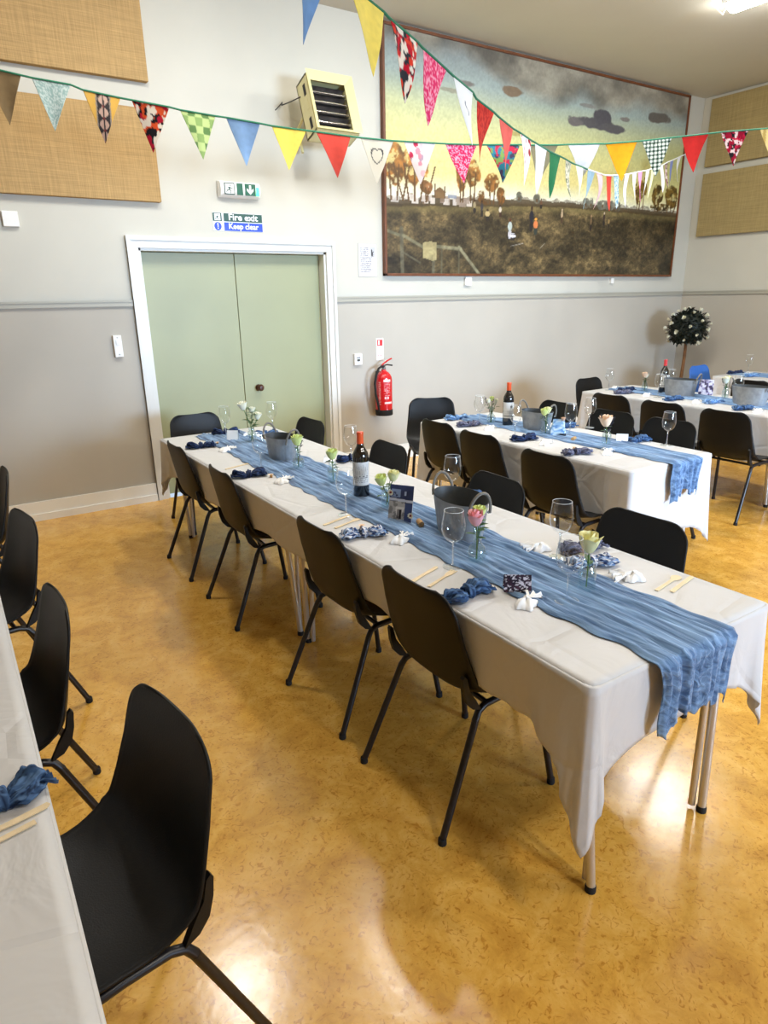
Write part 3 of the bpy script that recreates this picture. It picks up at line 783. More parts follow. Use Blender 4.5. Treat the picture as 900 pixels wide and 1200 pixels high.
def gingham(U, V):
    C = full(U, (232, 232, 216)); a = np.sin(U*PI*16) > .1; b = np.sin(V*PI*18) > .1
    put(C, a | b, (120, 134, 120)); put(C, a & b, (26, 44, 34)); return C
def ethnic(U, V):
    C = full(U, (214, 172, 84)); d = abs(U-.52); put(C, d < .2, (62, 58, 60)); put(C, (d < .17) & (np.abs(np.sin(V*PI*4))*.13 > d) & (d > .02), (206, 176, 160))
    put(C, (d < .2) & (d > .165), (150, 140, 130)); put(C, ((d*d*4+(np.sin(V*PI*4)*.05)**2*16) < .006), (120, 60, 60)); return C
def stripes(cs, n=9):
    def f(U, V):
        k = np.floor(U*n).astype(int) % len(cs); C = full(U, cs[0])
        for i, c in enumerate(cs): put(C, k == i, c)
        return C
    return f
def heart(U, V):
    C = full(U, (220, 216, 200))
    x = (U-.5)/.155; y = (V-.60)/.155
    ins = lambda k: ((x/k)**2+(y/k)**2-1)**3-(x/k)**2*(y/k)**3 < 0
    put(C, ins(1.08) & ~ins(.88), (60, 60, 64)); return C
def scribble(U, V):
    C = full(U, (236, 236, 232)); put(C, (abs(U-.5-.07*np.sin(V*26)) < .022) & (V > .5) & (V < .72), (120, 120, 130)); return C
HF = .255
def bunting(name, pts, flags, label, cordmats):
    """pts: cord polyline in metres; flags: (start point, end point, colour function, part label)"""
    t = empty(name, pts[0], 0, label, 'bunting')
    o0 = Vector(pts[0])
    for cm, seg in cordmats:
        MB().tube([Vector(p)-o0 for p in seg], .0055, 6).build('cord', cm, t)
    for i, (a, b, fn, lb) in enumerate(flags):
        a = Vector(a); b = Vector(b); n = 34; m = 38
        d = b-a; w_ = d.length; d.normalize(); nrm = Vector((d.y, -d.x, 0)).normalized()
        rng = random.Random(i*7+len(name)); skew = rng.uniform(-.02, .02); bow = rng.uniform(-.02, .03); hh = HF*rng.uniform(.94, 1.05)
        r = np.linspace(0, 1, m); c = np.linspace(0, 1, n)
        Cc, Rr = np.meshgrid(c, r)
        half = (1-Rr)*.5+.004
        s = .5+(Cc-.5)*2*half
        base = np.array(a)[None, None]+np.array(d)[None, None]*(s*w_)[..., None]
        base = base+np.array(nrm)[None, None]*(bow*np.sin(Rr*2.2)+.012*np.sin(s*8+i)*Rr+.012*Rr*Rr*rng.uniform(-3, 3))[..., None]
        base[..., 2] += -Rr*hh
        base = base+np.array(d)[None, None]*(skew*Rr)[..., None]
        base -= np.array(o0)[None, None]
        Uc = s; Vc = 1-Rr
        o = grid_obj('flag', base, M['flag'], t, fn(Uc, Vc), solid=.0012)
        if lb: o['label'] = lb
    return t
S1 = [(-2.6,-.31,3.55),(-1.3,-.65,3.11),(-0.42,-0.89,2.87), (-0.12,-0.97,2.82), (0.07,-1.02,2.8), (0.13,-1.03,2.78), (0.32,-1.09,2.75), (0.38,-1.1,2.745), (0.58,-1.16,2.72), (0.64,-1.17,2.71), (0.84,-1.22,2.69), (0.9,-1.24,2.685), (1.1,-1.29,2.665), (1.17,-1.31,2.655), (1.38,-1.37,2.64), (1.44,-1.39,2.635), (1.66,-1.45,2.62), (1.73,-1.46,2.618), (1.95,-1.52,2.61), (2.02,-1.54,2.61), (2.24,-1.6,2.61), (2.31,-1.62,2.61), (2.54,-1.68,2.615), (2.61,-1.7,2.618), (2.86,-1.77,2.63), (2.94,-1.79,2.632), (3.16,-1.85,2.643), (3.24,-1.87,2.65), (3.5,-1.94,2.667), (3.55,-1.95,2.67), (3.82,-2.02,2.7), (3.86,-2.03,2.705), (4.12,-2.1,2.74), (4.2,-2.13,2.75), (4.45,-2.19,2.785), (4.56,-2.22,2.8), (4.82,-2.29,2.83), (5.01,-2.34,2.85), (5.51,-2.48,2.93), (6.6,-2.78,3.14), (7.68,-3.07,3.4)]
f1 = [(plain((150,128,92)), 'brown striped flag'), (speckle((150,176,172), (196,210,206), 50), 'pale blue grey flecked flag'), (ethnic, 'ochre flag with black patterned band'),
      (floral((28,24,30), [(176,20,48), (214,84,40), (226,216,200)], 7, .55), 'red and black floral flag'), (checks((186,206,140), (98,134,80), 5, (140,170,104)), 'green checked flag'),
      (plain((144,180,220)), 'sky blue flag'), (plain((238,220,104)), 'yellow flag'), (plain((206,76,64)), 'coral red flag'), (heart, 'cream flag with a heart outline'),
      (dots((240,232,232), [(226,160,176), (206,60,92), (196,170,190), (236,200,206)], 4), 'white flag with pink dots'), (speckle((208,36,92), (240,170,196), 34, .6), 'bright pink speckled flag'),
      (floral((46,120,140), [(70,60,84), (190,40,70), (120,150,80)], 7, .6), 'teal floral flag'), (plain((150,142,110)), 'olive grey flag'), (plain((206,206,206)), 'silver grey flag'),
      (plain((240,160,28)), 'orange yellow flag'), (gingham, 'dark green gingham flag'), (plain((200,44,38)), 'red flag'), (floral((30,24,28), [(190,24,60), (228,196,190), (150,10,40)], 9, .55), 'crimson and black floral flag'),
      (stripes([(226,206,140), (190,160,90), (226,206,140), (120,110,96)], 9), 'straw striped flag')]
pairs = [(S1[2+2*i+(0)], None) for i in range(0)]
P1 = S1[3:37]
fl = []
fl.append(((-.36,-.905,2.862), (-.17,-.957,2.83), *f1[0]))
for i in range(17): fl.append((P1[2*i], P1[2*i+1], *f1[i+1]))
fl.append(((4.93,-2.32,2.84), (5.2,-2.395,2.88), *f1[18]))
fl[0] = ((-.36,-.905,2.862), (-.17,-.957,2.83), *f1[0])
bunting('bunting', S1, fl, 'green corded string of mixed fabric flags sagging straight across the hall', [(M['cord_green'], S1)])
S2 = [(-1.5,-4.18,3.15),(-.5,-3.73,2.86),(0.39,-3.32,2.70), (0.46,-3.29,2.69), (0.65,-3.2,2.665), (0.81,-3.13,2.65), (0.84,-3.12,2.64), (1.05,-3.02,2.62), (1.08,-3.01,2.61), (1.29,-2.91,2.585), (1.34,-2.89,2.575), (1.53,-2.81,2.55), (1.58,-2.78,2.535), (1.77,-2.7,2.515), (1.83,-2.67,2.507), (2.02,-2.58,2.49), (2.1,-2.55,2.485), (2.27,-2.47,2.477), (2.32,-2.45,2.475), (2.53,-2.35,2.472), (2.57,-2.33,2.47), (2.76,-2.25,2.47), (2.85,-2.21,2.47), (2.99,-2.14,2.47), (3.06,-2.11,2.47), (3.22,-2.04,2.475), (3.34,-1.98,2.48), (3.53,-1.9,2.487), (3.72,-1.81,2.497), (3.81,-1.77,2.505), (3.97,-1.7,2.525), (3.99,-1.69,2.53), (4.19,-1.6,2.56), (4.32,-1.54,2.58), (4.51,-1.45,2.615), (4.56,-1.43,2.625), (4.76,-1.34,2.665), (4.98,-1.24,2.705), (5.04,-1.21,2.715), (5.2,-1.14,2.75), (5.24,-1.12,2.76), (5.4,-1.05,2.79), (5.54,-.99,2.82), (5.79,-.87,2.885), (5.95,-.8,2.93), (6.02,-.77,2.945), (6.23,-.67,2.995), (6.48,-.56,3.06), (6.65,-.48,3.10), (7.04,-.31,3.19), (7.6,-.06,3.33)]
def s2at(x):
    for a, b in zip(S2[:-1], S2[1:]):
        if a[0] <= x <= b[0]:
            k = (x-a[0])/(b[0]-a[0]); return tuple(a[j]*(1-k)+b[j]*k for j in range(3))
W_ = (240, 240, 238)
f2 = [(.33, .50, plain((120,160,206)), 'blue flag'), (.60, .81, plain((238,220,110)), 'large yellow flag'), (.85, 1.05, floral((50,50,54), [(214,60,36), (190,16,40), (232,222,206)], 8, .55), 'black and red floral flag'),
      (1.09, 1.29, speckle((224,60,110), (240,170,190), 34, .6), 'rose pink speckled flag'), (1.35, 1.53, scribble, 'white flag with a small scribble'), (1.59, 1.77, speckle((214,70,56), (180,50,44), 24), 'coral patterned flag'),
      (1.84, 2.02, plain((228,108,96)), 'salmon flag'), (2.11, 2.27, dots(W_, [(206,60,80), (180,60,60)], 9), 'white flag with red dots'), (2.33, 2.53, plain(W_), 'white flag'), (2.58, 2.76, plain((56,132,84)), 'mid green flag'),
      (2.86, 2.99, speckle((222,214,190), (120,130,100), 20), 'beige patterned flag'), (3.07, 3.22, plain((240,238,206)), 'ivory flag'), (3.35, 3.50, plain((170,196,206)), 'pale blue flag'), (3.54, 3.70, plain((232,196,196)), 'pale pink flag'),
      (3.80, 3.94, plain((214,72,56)), 'small red flag'), (3.99, 4.14, speckle((200,220,226), (110,150,170), 22), 'light blue print flag'), (4.33, 4.48, plain(W_), 'white flag'), (4.57, 4.70, plain(W_), 'white flag'), (4.76, 4.90, plain((234,160,200)), 'candy pink flag'),
      (5.05, 5.18, plain(W_), 'white flag'), (5.25, 5.38, plain((236,238,200)), 'pale yellow flag'), (5.55, 5.72, plain(W_), 'white flag'), (5.80, 5.93, floral((150,110,100), [(60,60,60), (206,190,180)], 9), 'brown floral flag'), (6.03, 6.2, plain((130,140,186)), 'lavender flag'), (6.4, 6.58, plain(W_), 'white flag')]
fl = [(s2at(a), s2at(b), fn, lb) for a, b, fn, lb in f2]
ka = next(i for i, p in enumerate(S2) if p[0] >= 3.3)
bunting('bunting', S2, fl, 'string of fabric flags dropping from above the front table into the far corner', [(M['cord_green'], S2[:ka+1]), (M['cord_white'], S2[ka:])])

# ------------------------------------------------------------------ chairs
def chair_shell(matname):
    # local axes: +y is the front of the chair, origin on the floor between the feet
    pr = [(.235, .405), (.222, .425), (.195, .436), (.14, .437), (.08, .433), (.02, .430), (-.04, .432), (-.085, .440), (-.114, .458), (-.132, .485), (-.143, .52), (-.151, .56), (-.159, .61), (-.167, .66), (-.175, .71), (-.183, .75), (-.189, .785), (-.192, .800)]
    pr = np.array(pr); seg = np.r_[0, np.cumsum(np.hypot(*np.diff(pr, axis=0).T))]; L_ = seg[-1]
    s = np.r_[np.linspace(0, .04, 5)[:-1], np.linspace(.04, L_-.075, 26)[:-1], L_-.075+.075*np.sin(np.linspace(0, PI/2, 9))]
    y = np.interp(s, seg, pr[:, 0]); z = np.interp(s, seg, pr[:, 1])
    f = s/L_
    wid = np.interp(f, [0, .1, .35, .5, .62, .8, 1.0], [.400, .415, .435, .450, .440, .405, .372])
    rc = .07
    e = np.clip((s-(L_-rc))/rc, 0, 1); wid = wid-2*rc*(1-np.sqrt(np.clip(1-e*e, 0, 1)))
    e = np.clip((.035-s)/.035, 0, 1); wid = wid-.07*(1-np.sqrt(np.clip(1-e*e, 0, 1)))
    tt = np.linspace(-1, 1, 19); tt = np.sign(tt)*(1-(1-abs(tt))**1.25)
    lift = np.interp(f, [0, .15, .35, .48, .6, .8, 1], [.006, .014, .024, .050, .040, .022, .014])
    dy = np.gradient(y, s); dz = np.gradient(z, s); ln = np.hypot(dy, dz); ny = -dz/ln*-1; nz = dy/ln*-1
    # normal towards the sitter (up on the seat, forward on the back)
    ny, nz = dz/ln, -dy/ln
    T_, Y_ = np.meshgrid(tt, y); _, Z_ = np.meshgrid(tt, z)
    A_ = lift[:, None]*np.abs(T_)**3
    P = np.stack([T_*wid[:, None]/2, Y_+ny[:, None]*A_, Z_+nz[:, None]*A_], -1)
    return P
def make_chair(shellmat, name='dining_chair'):
    t = empty(name)
    grid_obj('seat_shell', chair_shell(None), shellmat, t, solid=.007)
    for sx in (-1, 1):
        MB().tube([(sx*.230, .245, .012), (sx*.198, .185, .375)], .0115, 10).build('leg', M['blackmetal'], t)
        MB().tube([(sx*.230, -.235, .012), (sx*.200, -.085, .375)], .0115, 10).build('leg', M['blackmetal'], t)
        MB().tube([(sx*.198, .185, .37), (sx*.195, .178, .398), (sx*.190, .16, .410), (sx*.188, .05, .411), (sx*.190, -.04, .408), (sx*.195, -.07, .398), (sx*.200, -.088, .37)], .0115, 10).build('side_rail', M['blackmetal'], t)
        for y in (.245, -.235):
            MB().lathe([(.0, 0), (.013, 0), (.0145, .004), (.0135, .022), (.011, .024)], 10).build('foot_cap', M['rubber'], t, loc=(sx*.2305, y, 0))
        mb = MB()
        xs = sorted((sx*.188, sx*.203))
        pts = [(-.065, .405), (-.100, .418), (-.124, .446), (-.137, .49), (-.142, .535), (-.136, .545), (-.126, .535), (-.116, .49), (-.090, .45)]
        n = len(pts)
        mb.add([(xs[0], a, b) for a, b in pts]+[(xs[1], a, b) for a, b in pts], [tuple(range(n))[::-1], tuple(range(n, 2*n))]+[(i, (i+1) % n, (i+1) % n+n, i+n) for i in range(n)])
        mb.build('linking_lug', M['black'] if shellmat is M['black'] else shellmat, t, smooth=False)
    for y in (.14, -.03):
        MB().tube([(-.19, y, .409), (.19, y, .409)], .009, 8).build('cross_bar', M['blackmetal'], t)
    return t
chair0 = make_chair(M['black'])
used = [False]
def chair(x, y, rz, label, group='black moulded plastic chairs'):
    o = chair0 if not used[0] else copy_tree(chair0)
    used[0] = True
    o.location = (x, y, 0); o.rotation_euler = (0, 0, R(rz)); tag(o, label, 'chair', group)
    return o
E_, W_f, S_ = -90, 90, 180     # facing +x, -x, -y
chair(.425, -1.64, E_, 'black plastic chair farthest along the near side of the front table')
chair(.425, -2.40, E_-1, 'black plastic chair second from the door on the near side of the front table')
chair(.425, -3.46, E_+1, 'black plastic chair third from the door on the near side of the front table')
chair(.425, -4.09, E_, 'black plastic chair nearest the front end on the near side of the front table')
chair(1.15, -4.13, W_f+1, 'black chair behind the front end of the front table, right of the pale yellow rose')
chair(1.105, -3.35, W_f-2, 'black chair tucked behind the front table beyond the ribbed zinc tub')
chair(1.11, -2.42, W_f-1, 'black chair behind the front table just right of its wine bottle')
chair(1.12, -1.41, W_f+3, 'black chair behind the far end of the front table before the right door leaf')
chair(.70, -.81, S_+2, 'black chair at the far head of the front table before the left door leaf')
chair(2.125, -2.02, E_-1, 'black chair on the near side of the middle table closest to the wall')
chair(2.08, -2.50, E_, 'black chair in the middle of the near side of the middle table')
chair(2.00, -3.14, E_+1, 'black chair on the near side of the middle table closest to its hanging runner')
chair(2.50, -1.28, S_-28, 'black chair set askew at the far head of the middle table')
chair(3.06, -1.95, W_f, 'black chair behind the middle table farthest from its front end')
chair(3.03, -2.50, W_f+2, 'black chair behind the middle table beyond the blush rose vase')
chair(3.04, -2.97, W_f+2, 'black chair behind the middle table beyond the lone wine glass at its front end')
chair(4.06, -1.93, E_, 'black chair on the near side of the far table closest to the wall')
chair(4.03, -2.45, E_+1, 'black chair second from the wall on the near side of the far table')
chair(4.01, -2.98, E_, 'black chair with legs in full view on the near side of the far table')
chair(4.66, -1.22, S_, 'black chair with a sheen of daylight at the far head of the far table')
chair(5.86, -2.16, E_, 'black chair beside the rightmost table, mostly hidden by tubs')
chair(-.845, -1.75, W_f, 'black chair at the left picture edge nearest the wall')
chair(-.845, -2.68, W_f+10, 'black chair second from the wall along the left edge table')
chair(-.86, -3.60, W_f+3, 'black chair third from the wall along the left edge table')
chair(-.745, -4.37, W_f+9, 'large black chair in the left foreground, seat in full view')
bc = make_chair(M['blue'])
bc.location = (6.56, -1.24, 0); bc.rotation_euler = (0, 0, R(S_)); tag(bc, 'bright blue plastic chair in the far right corner', 'chair')

# ------------------------------------------------------------------ tables and cloths
def table(x0, x1, y0, y1, label):
    t = empty('trestle_table', ((x0+x1)/2, (y0+y1)/2, 0), 0, label, 'table', 'folding tables under the white cloths')
    hx, hy = (x1-x0)/2-.004, (y1-y0)/2-.004
    MB().box(-hx, hx, -hy, hy, TZ-.03, TZ-.006, bev=.003).build('tabletop', M['board'], t, smooth=False)
    MB().box(-hx+.08, hx-.08, -hy+.06, -hy+.085, TZ-.065, TZ-.031).box(-hx+.08, hx-.08, hy-.085, hy-.06, TZ-.065, TZ-.031).box(-hx+.06, -hx+.085, -hy+.06, hy-.06, TZ-.065, TZ-.031).box(hx-.085, hx-.06, -hy+.06, hy-.06, TZ-.065, TZ-.031).build('apron_frame', M['steel'], t, smooth=False)
    for sx in (-1, 1):
        for sy in (-1, 1):
            fx, fy = sx*(hx-.12), sy*(hy-.035)
            lg = MB().tube([(fx, fy, .015), (fx+sx*.04, fy-sy*.045, TZ-.04)], .0135, 12).tube([(fx-sx*.012, fy-sy*.028, .015), (fx-sx*.022, fy-sy*.035, TZ-.04)], .011, 12).build('leg', M['steel'], t)
            MB().lathe([(0, 0), (.016, 0), (.016, .018), (.0138, .022)], 12).build('rubber_foot', M['rubber'], lg, loc=(fx, fy, 0))
    return t
def tablecloth(x0, x1, y0, y1, label, drop=.20, corner=.42, seed=1, near_drop=None, amp=.016, cscale=None):
    t = empty('tablecloth', (x0, y0, TZ), 0, label, 'tablecloth', 'white cloths on the long tables')
    rng = np.random.default_rng(seed); rc = .022
    pts = []; nor = []; cw = []
    def side(a, b, n, nr):
        for k in range(n):
            f = k/n; pts.append((a[0]*(1-f)+b[0]*f, a[1]*(1-f)+b[1]*f)); nor.append(nr); 
    def arc(c, a0):
        for k in range(14):
            a = a0+PI/2*k/14; pts.append((c[0]+rc*math.cos(a), c[1]+rc*math.sin(a))); nor.append((math.cos(a), math.sin(a)))
    X1, Y1 = x1-x0, y1-y0
    nl = int(Y1/.018); ns = int(X1/.018)
    arc((rc, rc), -PI); side((rc, 0), (X1-rc, 0), ns, (0, -1)); arc((X1-rc, rc), -PI/2); side((X1, rc), (X1, Y1-rc), nl, (1, 0))
    arc((X1-rc, Y1-rc), 0); side((X1-rc, Y1), (rc, Y1), ns, (0, 1)); arc((rc, Y1-rc), PI/2); side((0, Y1-rc), (0, rc), nl, (-1, 0))
    P0 = np.array(pts); Nn = np.array(nor)
    seg = np.r_[0, np.cumsum(np.hypot(*np.diff(P0, axis=0).T))]; S = seg
    cor = np.array([(0, 0), (X1, 0), (X1, Y1), (0, Y1)], float)
    dc = np.min(np.abs(P0[:, None, 0]-cor[None, :, 0])+np.abs(P0[:, None, 1]-cor[None, :, 1]), axis=1)
    which = np.argmin(np.abs(P0[:, None, 0]-cor[None, :, 0])+np.abs(P0[:, None, 1]-cor[None, :, 1]), axis=1)
    ang = np.degrees(np.arctan2(Nn[:, 1], Nn[:, 0])) % 90; isarc = (np.abs(Nn[:, 0]) > 1e-6) & (np.abs(Nn[:, 1]) > 1e-6)
    de = np.where(isarc, np.abs(ang-45)/45*.045, .045+np.maximum(dc-rc, 0))
    cs = np.array(cscale if cscale else [1, 1, 1, 1])[which]
    base = drop+.035*(fbm(S*1.6+seed*9, S*0+seed)-.5)*2
    D = base+(corner-drop)*cs*np.exp(-(de/.075)**1.1)
    fold = np.sin(S*2*PI/.34+4*fbm(S*1.5, S*0+seed*3))*.5+.6*(fbm(S*9, S*0+seed*5)-.5)
    longside = (np.abs(Nn[:, 0]) > .99)*np.clip((dc-.1)*8, 0, 1)
    rows = 18; T_ = np.linspace(0, 1, rows)[:, None]
    off = .004+T_*(-.004+.045*np.exp(-(dc/.05)**2)*cs)[None]+amp*fold[None]*T_**1.3*np.clip(1.2-dc*0, 0, 1)[None]-longside[None]*.022*T_+.010*T_*np.exp(-(dc/.3)**2)[None]*np.sin(S*60)[None]+.014*T_**2*np.exp(-(de/.12)**2)[None]*np.sin(de*110+1)[None]
    off = np.maximum(off, np.where(longside > .5, -.05*T_, .003)+.002)
    # sideways swing of the loose corner point, folding it back along the side
    X = P0[None, :, 0]+Nn[None, :, 0]*off; Y = P0[None, :, 1]+Nn[None, :, 1]*off
    Z = -T_*D[None]+.0
    e = .004
    top = np.stack([X[0]*1.0, Y[0]*1.0, np.full(len(S), 0.)], -1)
    P = np.stack([X, Y, Z], -1); P[0, :, 2] = -.002
    inner = np.stack([P0[:, 0]-Nn[:, 0]*.004, P0[:, 1]-Nn[:, 1]*.004, np.full(len(S), .0008)], -1)
    P = np.concatenate([inner[None], P], 0)
    grid_obj('skirt', P, M['cloth'], t, closed_u=True, solid=.0012)
    # top sheet, slightly creased
    nx, ny = 30, int(Y1/.03)
    u = np.linspace(.0, X1, nx); v = np.linspace(.0, Y1, ny); U, V = np.meshgrid(u, v)
    Zt = .0009+.0012*(fbm(U*7+seed, V*7)-.5)
    edge = (U < .03) | (U > X1-.03) | (V < .03) | (V > Y1-.03)
    Zt[edge] = .0009
    # trim the sheet to the rounded corners
    for cx, cy, sx, sy in ((rc, rc, -1, -1), (X1-rc, rc, 1, -1), (X1-rc, Y1-rc, 1, 1), (rc, Y1-rc, -1, 1)):
        m_ = ((U-cx)*sx > 0) & ((V-cy)*sy > 0)
        d = np.hypot(U-cx, V-cy); k = np.where(d > rc-.002, (rc-.002)/np.maximum(d, 1e-6), 1)
        U = np.where(m_, cx+(U-cx)*k, U); V = np.where(m_, cy+(V-cy)*k, V)
    U = np.clip(U, .002, X1-.002); V = np.clip(V, .002, Y1-.002)
    grid_obj('top_sheet', np.stack([U, V, Zt], -1), M['cloth'], t, solid=.0012)
    return t
table(.31, 1.10, -2.895, -1.07, 'far half of the front trestle table, steel legs under the cloth')
table(.31, 1.10, -4.73, -2.905, 'near half of the front trestle table with twin steel tube legs')
tablecloth(.31, 1.10, -4.73, -1.07, 'long white cloth on the front table with a pointed corner hanging low', .215, .45, 2, cscale=[1, .85, .8, .8])
table(2.07, 2.80, -3.52, -1.66, 'middle trestle table under a white cloth')
tablecloth(2.07, 2.80, -3.52, -1.66, 'white cloth on the middle table reaching low at its front corners', .40, .54, 5, amp=.022)
table(4.25, 5.00, -3.15, -1.32, 'far trestle table near the corner, wall end')
table(4.25, 5.00, -4.99, -3.16, 'far trestle table near the corner, end outside the picture')
tablecloth(4.25, 5.00, -4.99, -1.32, 'white cloth on the far table covered with zinc tubs', .36, .52, 8, amp=.018)
table(6.30, 7.05, -3.25, -1.40, 'rightmost trestle table beside the right wall')
tablecloth(6.30, 7.05, -3.25, -1.40, 'white cloth on the rightmost table beside the right wall', .36, .5, 9, amp=.018)
table(-1.58, -.82, -5.25, -3.42, 'left edge trestle table in the foreground')
table(-1.58, -.82, -3.41, -1.58, 'left edge trestle table toward the wall')
tablecloth(-1.58, -.82, -5.25, -1.58, 'white cloth on the table cut off by the left picture edge', .22, .40, 12)

def runner(name, xc_, wid, y0, y1, hang, label, seed=1, parent_group='blue muslin table runners', far=0):
    t = empty(name, (xc_, y0, TZ), 0, label, 'table runner', parent_group)
    L_ = y1-y0; nv = int((L_+hang)/.008); nu = 64
    s = np.linspace(-hang, L_, nv); c = np.linspace(-1, 1, nu)
    Cc, Ss = np.meshgrid(c, s)
    edgeL = wid/2+.016*(fbm(s*3+seed, s*0+1)-.5)*2+.007*np.sin(s*40+seed)
    edgeR = wid/2+.016*(fbm(s*3+seed+30, s*0+4)-.5)*2+.007*np.sin(s*33+1)
    cen = .02*(fbm(s*1.2+seed*3, s*0+8)-.5)*2
    X = np.where(Cc < 0, Cc*edgeL[:, None], Cc*edgeR[:, None])+cen[:, None]
    wr = (fbm(Cc*11+3*fbm(Ss*2, Cc*2), Ss*2.6+seed, 3)-.35)*.024
    wr = wr+.006*np.abs(np.sin(Cc*17+5*fbm(Ss*1.8, Cc*0+seed)))+.004*vnoise(Cc*30, Ss*9)
    wr = wr+.0045*np.abs(np.sin(Cc*41+9*fbm(Ss*2.5+seed, Cc*3)))*vnoise(Ss*6, Cc*5)
    wr = np.clip(wr*.9, .0012, None)
    wr *= np.clip((1-np.abs(Cc))*9, .25, 1)
    r = .012
    Ysurf = Ss.copy(); Z = .0025+wr
    hangm = Ss < 0
    h = -Ss
    a = np.clip(h/(r*PI/2), 0, 1)*PI/2
    Yh = -.022-np.sin(a)*(r*.3)-wr*1.7-.015*np.clip(h, 0, 1)*np.sin(Cc*6)*2
    Zh = -np.clip(h, 0, None)+.004
    Y = np.where(hangm, Yh, np.where(Ss < .03, Ss-.022*(1-Ss/.03), Ss)); Z = np.where(hangm, Zh, Z)
    X = np.where(hangm, X*(1-.10*np.clip(h/.18, 0, 1)), X)
    # ragged bottom
    rag = .022*(fbm(c*4+seed, c*0+2)-.5)*2+.02*np.abs(c)**3
    Z = np.where(hangm, Z*(1+rag[None, :]/max(hang, .01)*2), Z)
    o = grid_obj('muslin_cloth', np.stack([X, Y, Z], -1), M['muslin'], t, solid=.001)
    return t
runner('table_runner', .69, .335, -4.735, -1.15, .175, 'crinkled blue muslin runner along the front table, end hanging down', 1)
runner('table_runner', 2.50, .27, -3.525, -1.72, .17, 'blue muslin runner along the middle table, thin end hanging down', 4)
runner('table_runner', 4.66, .30, -4.9, -1.42, .0, 'blue muslin runner on the far table under the zinc tubs', 6)
runner('table_runner', 6.68, .30, -3.2, -1.45, .0, 'blue muslin runner on the rightmost table', 7)

# ------------------------------------------------------------------ table ware
def wine_glass():
    t = empty('wine_glass')
    MB().lathe([(.0355, .0), (.0362, .001), (.034, .0026), (.012, .005), (.005, .009)], 32).disc(.0355, 0, 32, up=False).build('foot', M['glass'], t)
    MB().lathe([(.005, .009), (.0036, .02), (.0034, .06), (.0042, .085), (.008, .092)], 14).build('stem', M['glassstem'], t)
    MB().lathe([(.002, .089), (.012, .091), (.026, .101), (.0365, .118), (.0410, .138), (.0405, .158), (.037, .180), (.0335, .203), (.0332, .2045)], 36).build('bowl', M['glass'], t)
    MB().tube([(.0355*math.cos(k*PI/16), .0355*math.sin(k*PI/16), .0012) for k in range(32)], .0008, 5, closed=True).build('foot_rim', M['glassrim'], t)
    MB().tube([(.0333*math.cos(k*PI/16), .0333*math.sin(k*PI/16), .2045) for k in range(32)], .0007, 5, closed=True).build('rim', M['glassrim'], t)
    return t
def wine_bottle(foil, labelfn):
    t = empty('wine_bottle')
    MB().lathe([(0, .004), (.025, .002), (.036, 0), (.0375, .004), (.0375, .185), (.035, .203), (.026, .220), (.0175, .235), (.0150, .25), (.0145, .275)], 36).build('glass_body', M['bottle'], t)
    MB().lathe([(.0150, .232), (.0158, .236), (.0152, .285), (.0162, .288), (.0162, .297), (.0152, .300), (0, .301)], 24).build('foil_capsule', foil, t)
    th = np.linspace(R(-75), R(75), 60); zz = np.linspace(.055, .165, 50); TT, ZZ = np.meshgrid(th, zz)
    P = np.stack([.0380*np.cos(TT), .0380*np.sin(TT), ZZ], -1)
    grid_obj('paper_label', P, M['label'], t, labelfn((TT-th[0])/(th[-1]-th[0]), (ZZ-.055)/.11))
    return t
def lab1(U, V):
    C = full(U, (206, 206, 204)); put(C, (V > .45) & (V < .9) & (np.abs(np.sin(U*30+V*4)) < .25) & (fbm(U*5, V*9) > .42), (120, 124, 130))
    put(C, (V > .12) & (V < .42) & (vnoise(U*30, np.floor(V*16)*7) > .5) & (np.sin(V*100) > -.2) & (U > .15) & (U < .85), (90, 92, 98)); return C
def lab2(U, V):
    C = full(U, (214, 212, 206)); put(C, ((U-.66)*1.6)**2+((V-.72))**2*2 < .02, (70, 72, 80)); put(C, (V < .18) & (V > .1) & (U > .1) & (U < .9), (150, 148, 140)); put(C, (V < .5) & (V > .3) & (np.sin(V*90) > .1) & (vnoise(U*26, V*2) > .5), (160, 160, 158)); return C
def zinc_tub(L_=.29, Wd=.17, H_=.145, ribs=True):
    t = empty('zinc_tub')
    n = 72; th = np.arange(n)*2*PI/n
    zz = np.r_[0, .004, np.linspace(.012, H_-.02, 10), H_-.012, H_-.004, H_]
    f = .82+.18*zz/H_
    rib = np.where((zz > .01) & (zz < H_-.018), 1., 0.)
    RR = (f[:, None])*(1+(.012*rib[:, None]*np.sign(np.sin(th*30))[None] if ribs else 0))
    RR[-2] *= 1.02; RR[-1] *= 1.015
    P = np.stack([RR*Wd/2*np.cos(th)[None], RR*L_/2*np.sin(th)[None], np.repeat(zz[:, None], n, 1)], -1)
    grid_obj('tub_wall', P, M['zinc'], t, closed_u=True)
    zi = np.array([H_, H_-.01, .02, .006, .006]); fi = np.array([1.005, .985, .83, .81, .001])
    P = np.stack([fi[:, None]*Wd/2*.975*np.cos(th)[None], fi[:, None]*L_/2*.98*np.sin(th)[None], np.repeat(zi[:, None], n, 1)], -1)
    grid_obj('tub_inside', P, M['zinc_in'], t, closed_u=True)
    for s in (-1, 1):
        pts = []
        for k in range(15):
            a = PI*k/14
            pts.append((.045*math.cos(a), s*(L_/2*.98+.022*math.sin(a)), H_-.03+.085*math.sin(a)))
        MB().tube(pts, .0058, 8).build('handle', M['handle'], t)
        for a in (-.045, .045):
            MB().lathe([(0, .004), (.005, .003), (.006, 0)], 8).build('rivet', M['zinc'], t, loc=(a*.9, s*L_/2*.97, H_-.028), rot=(s*PI/-2, 0, 0))
    return t
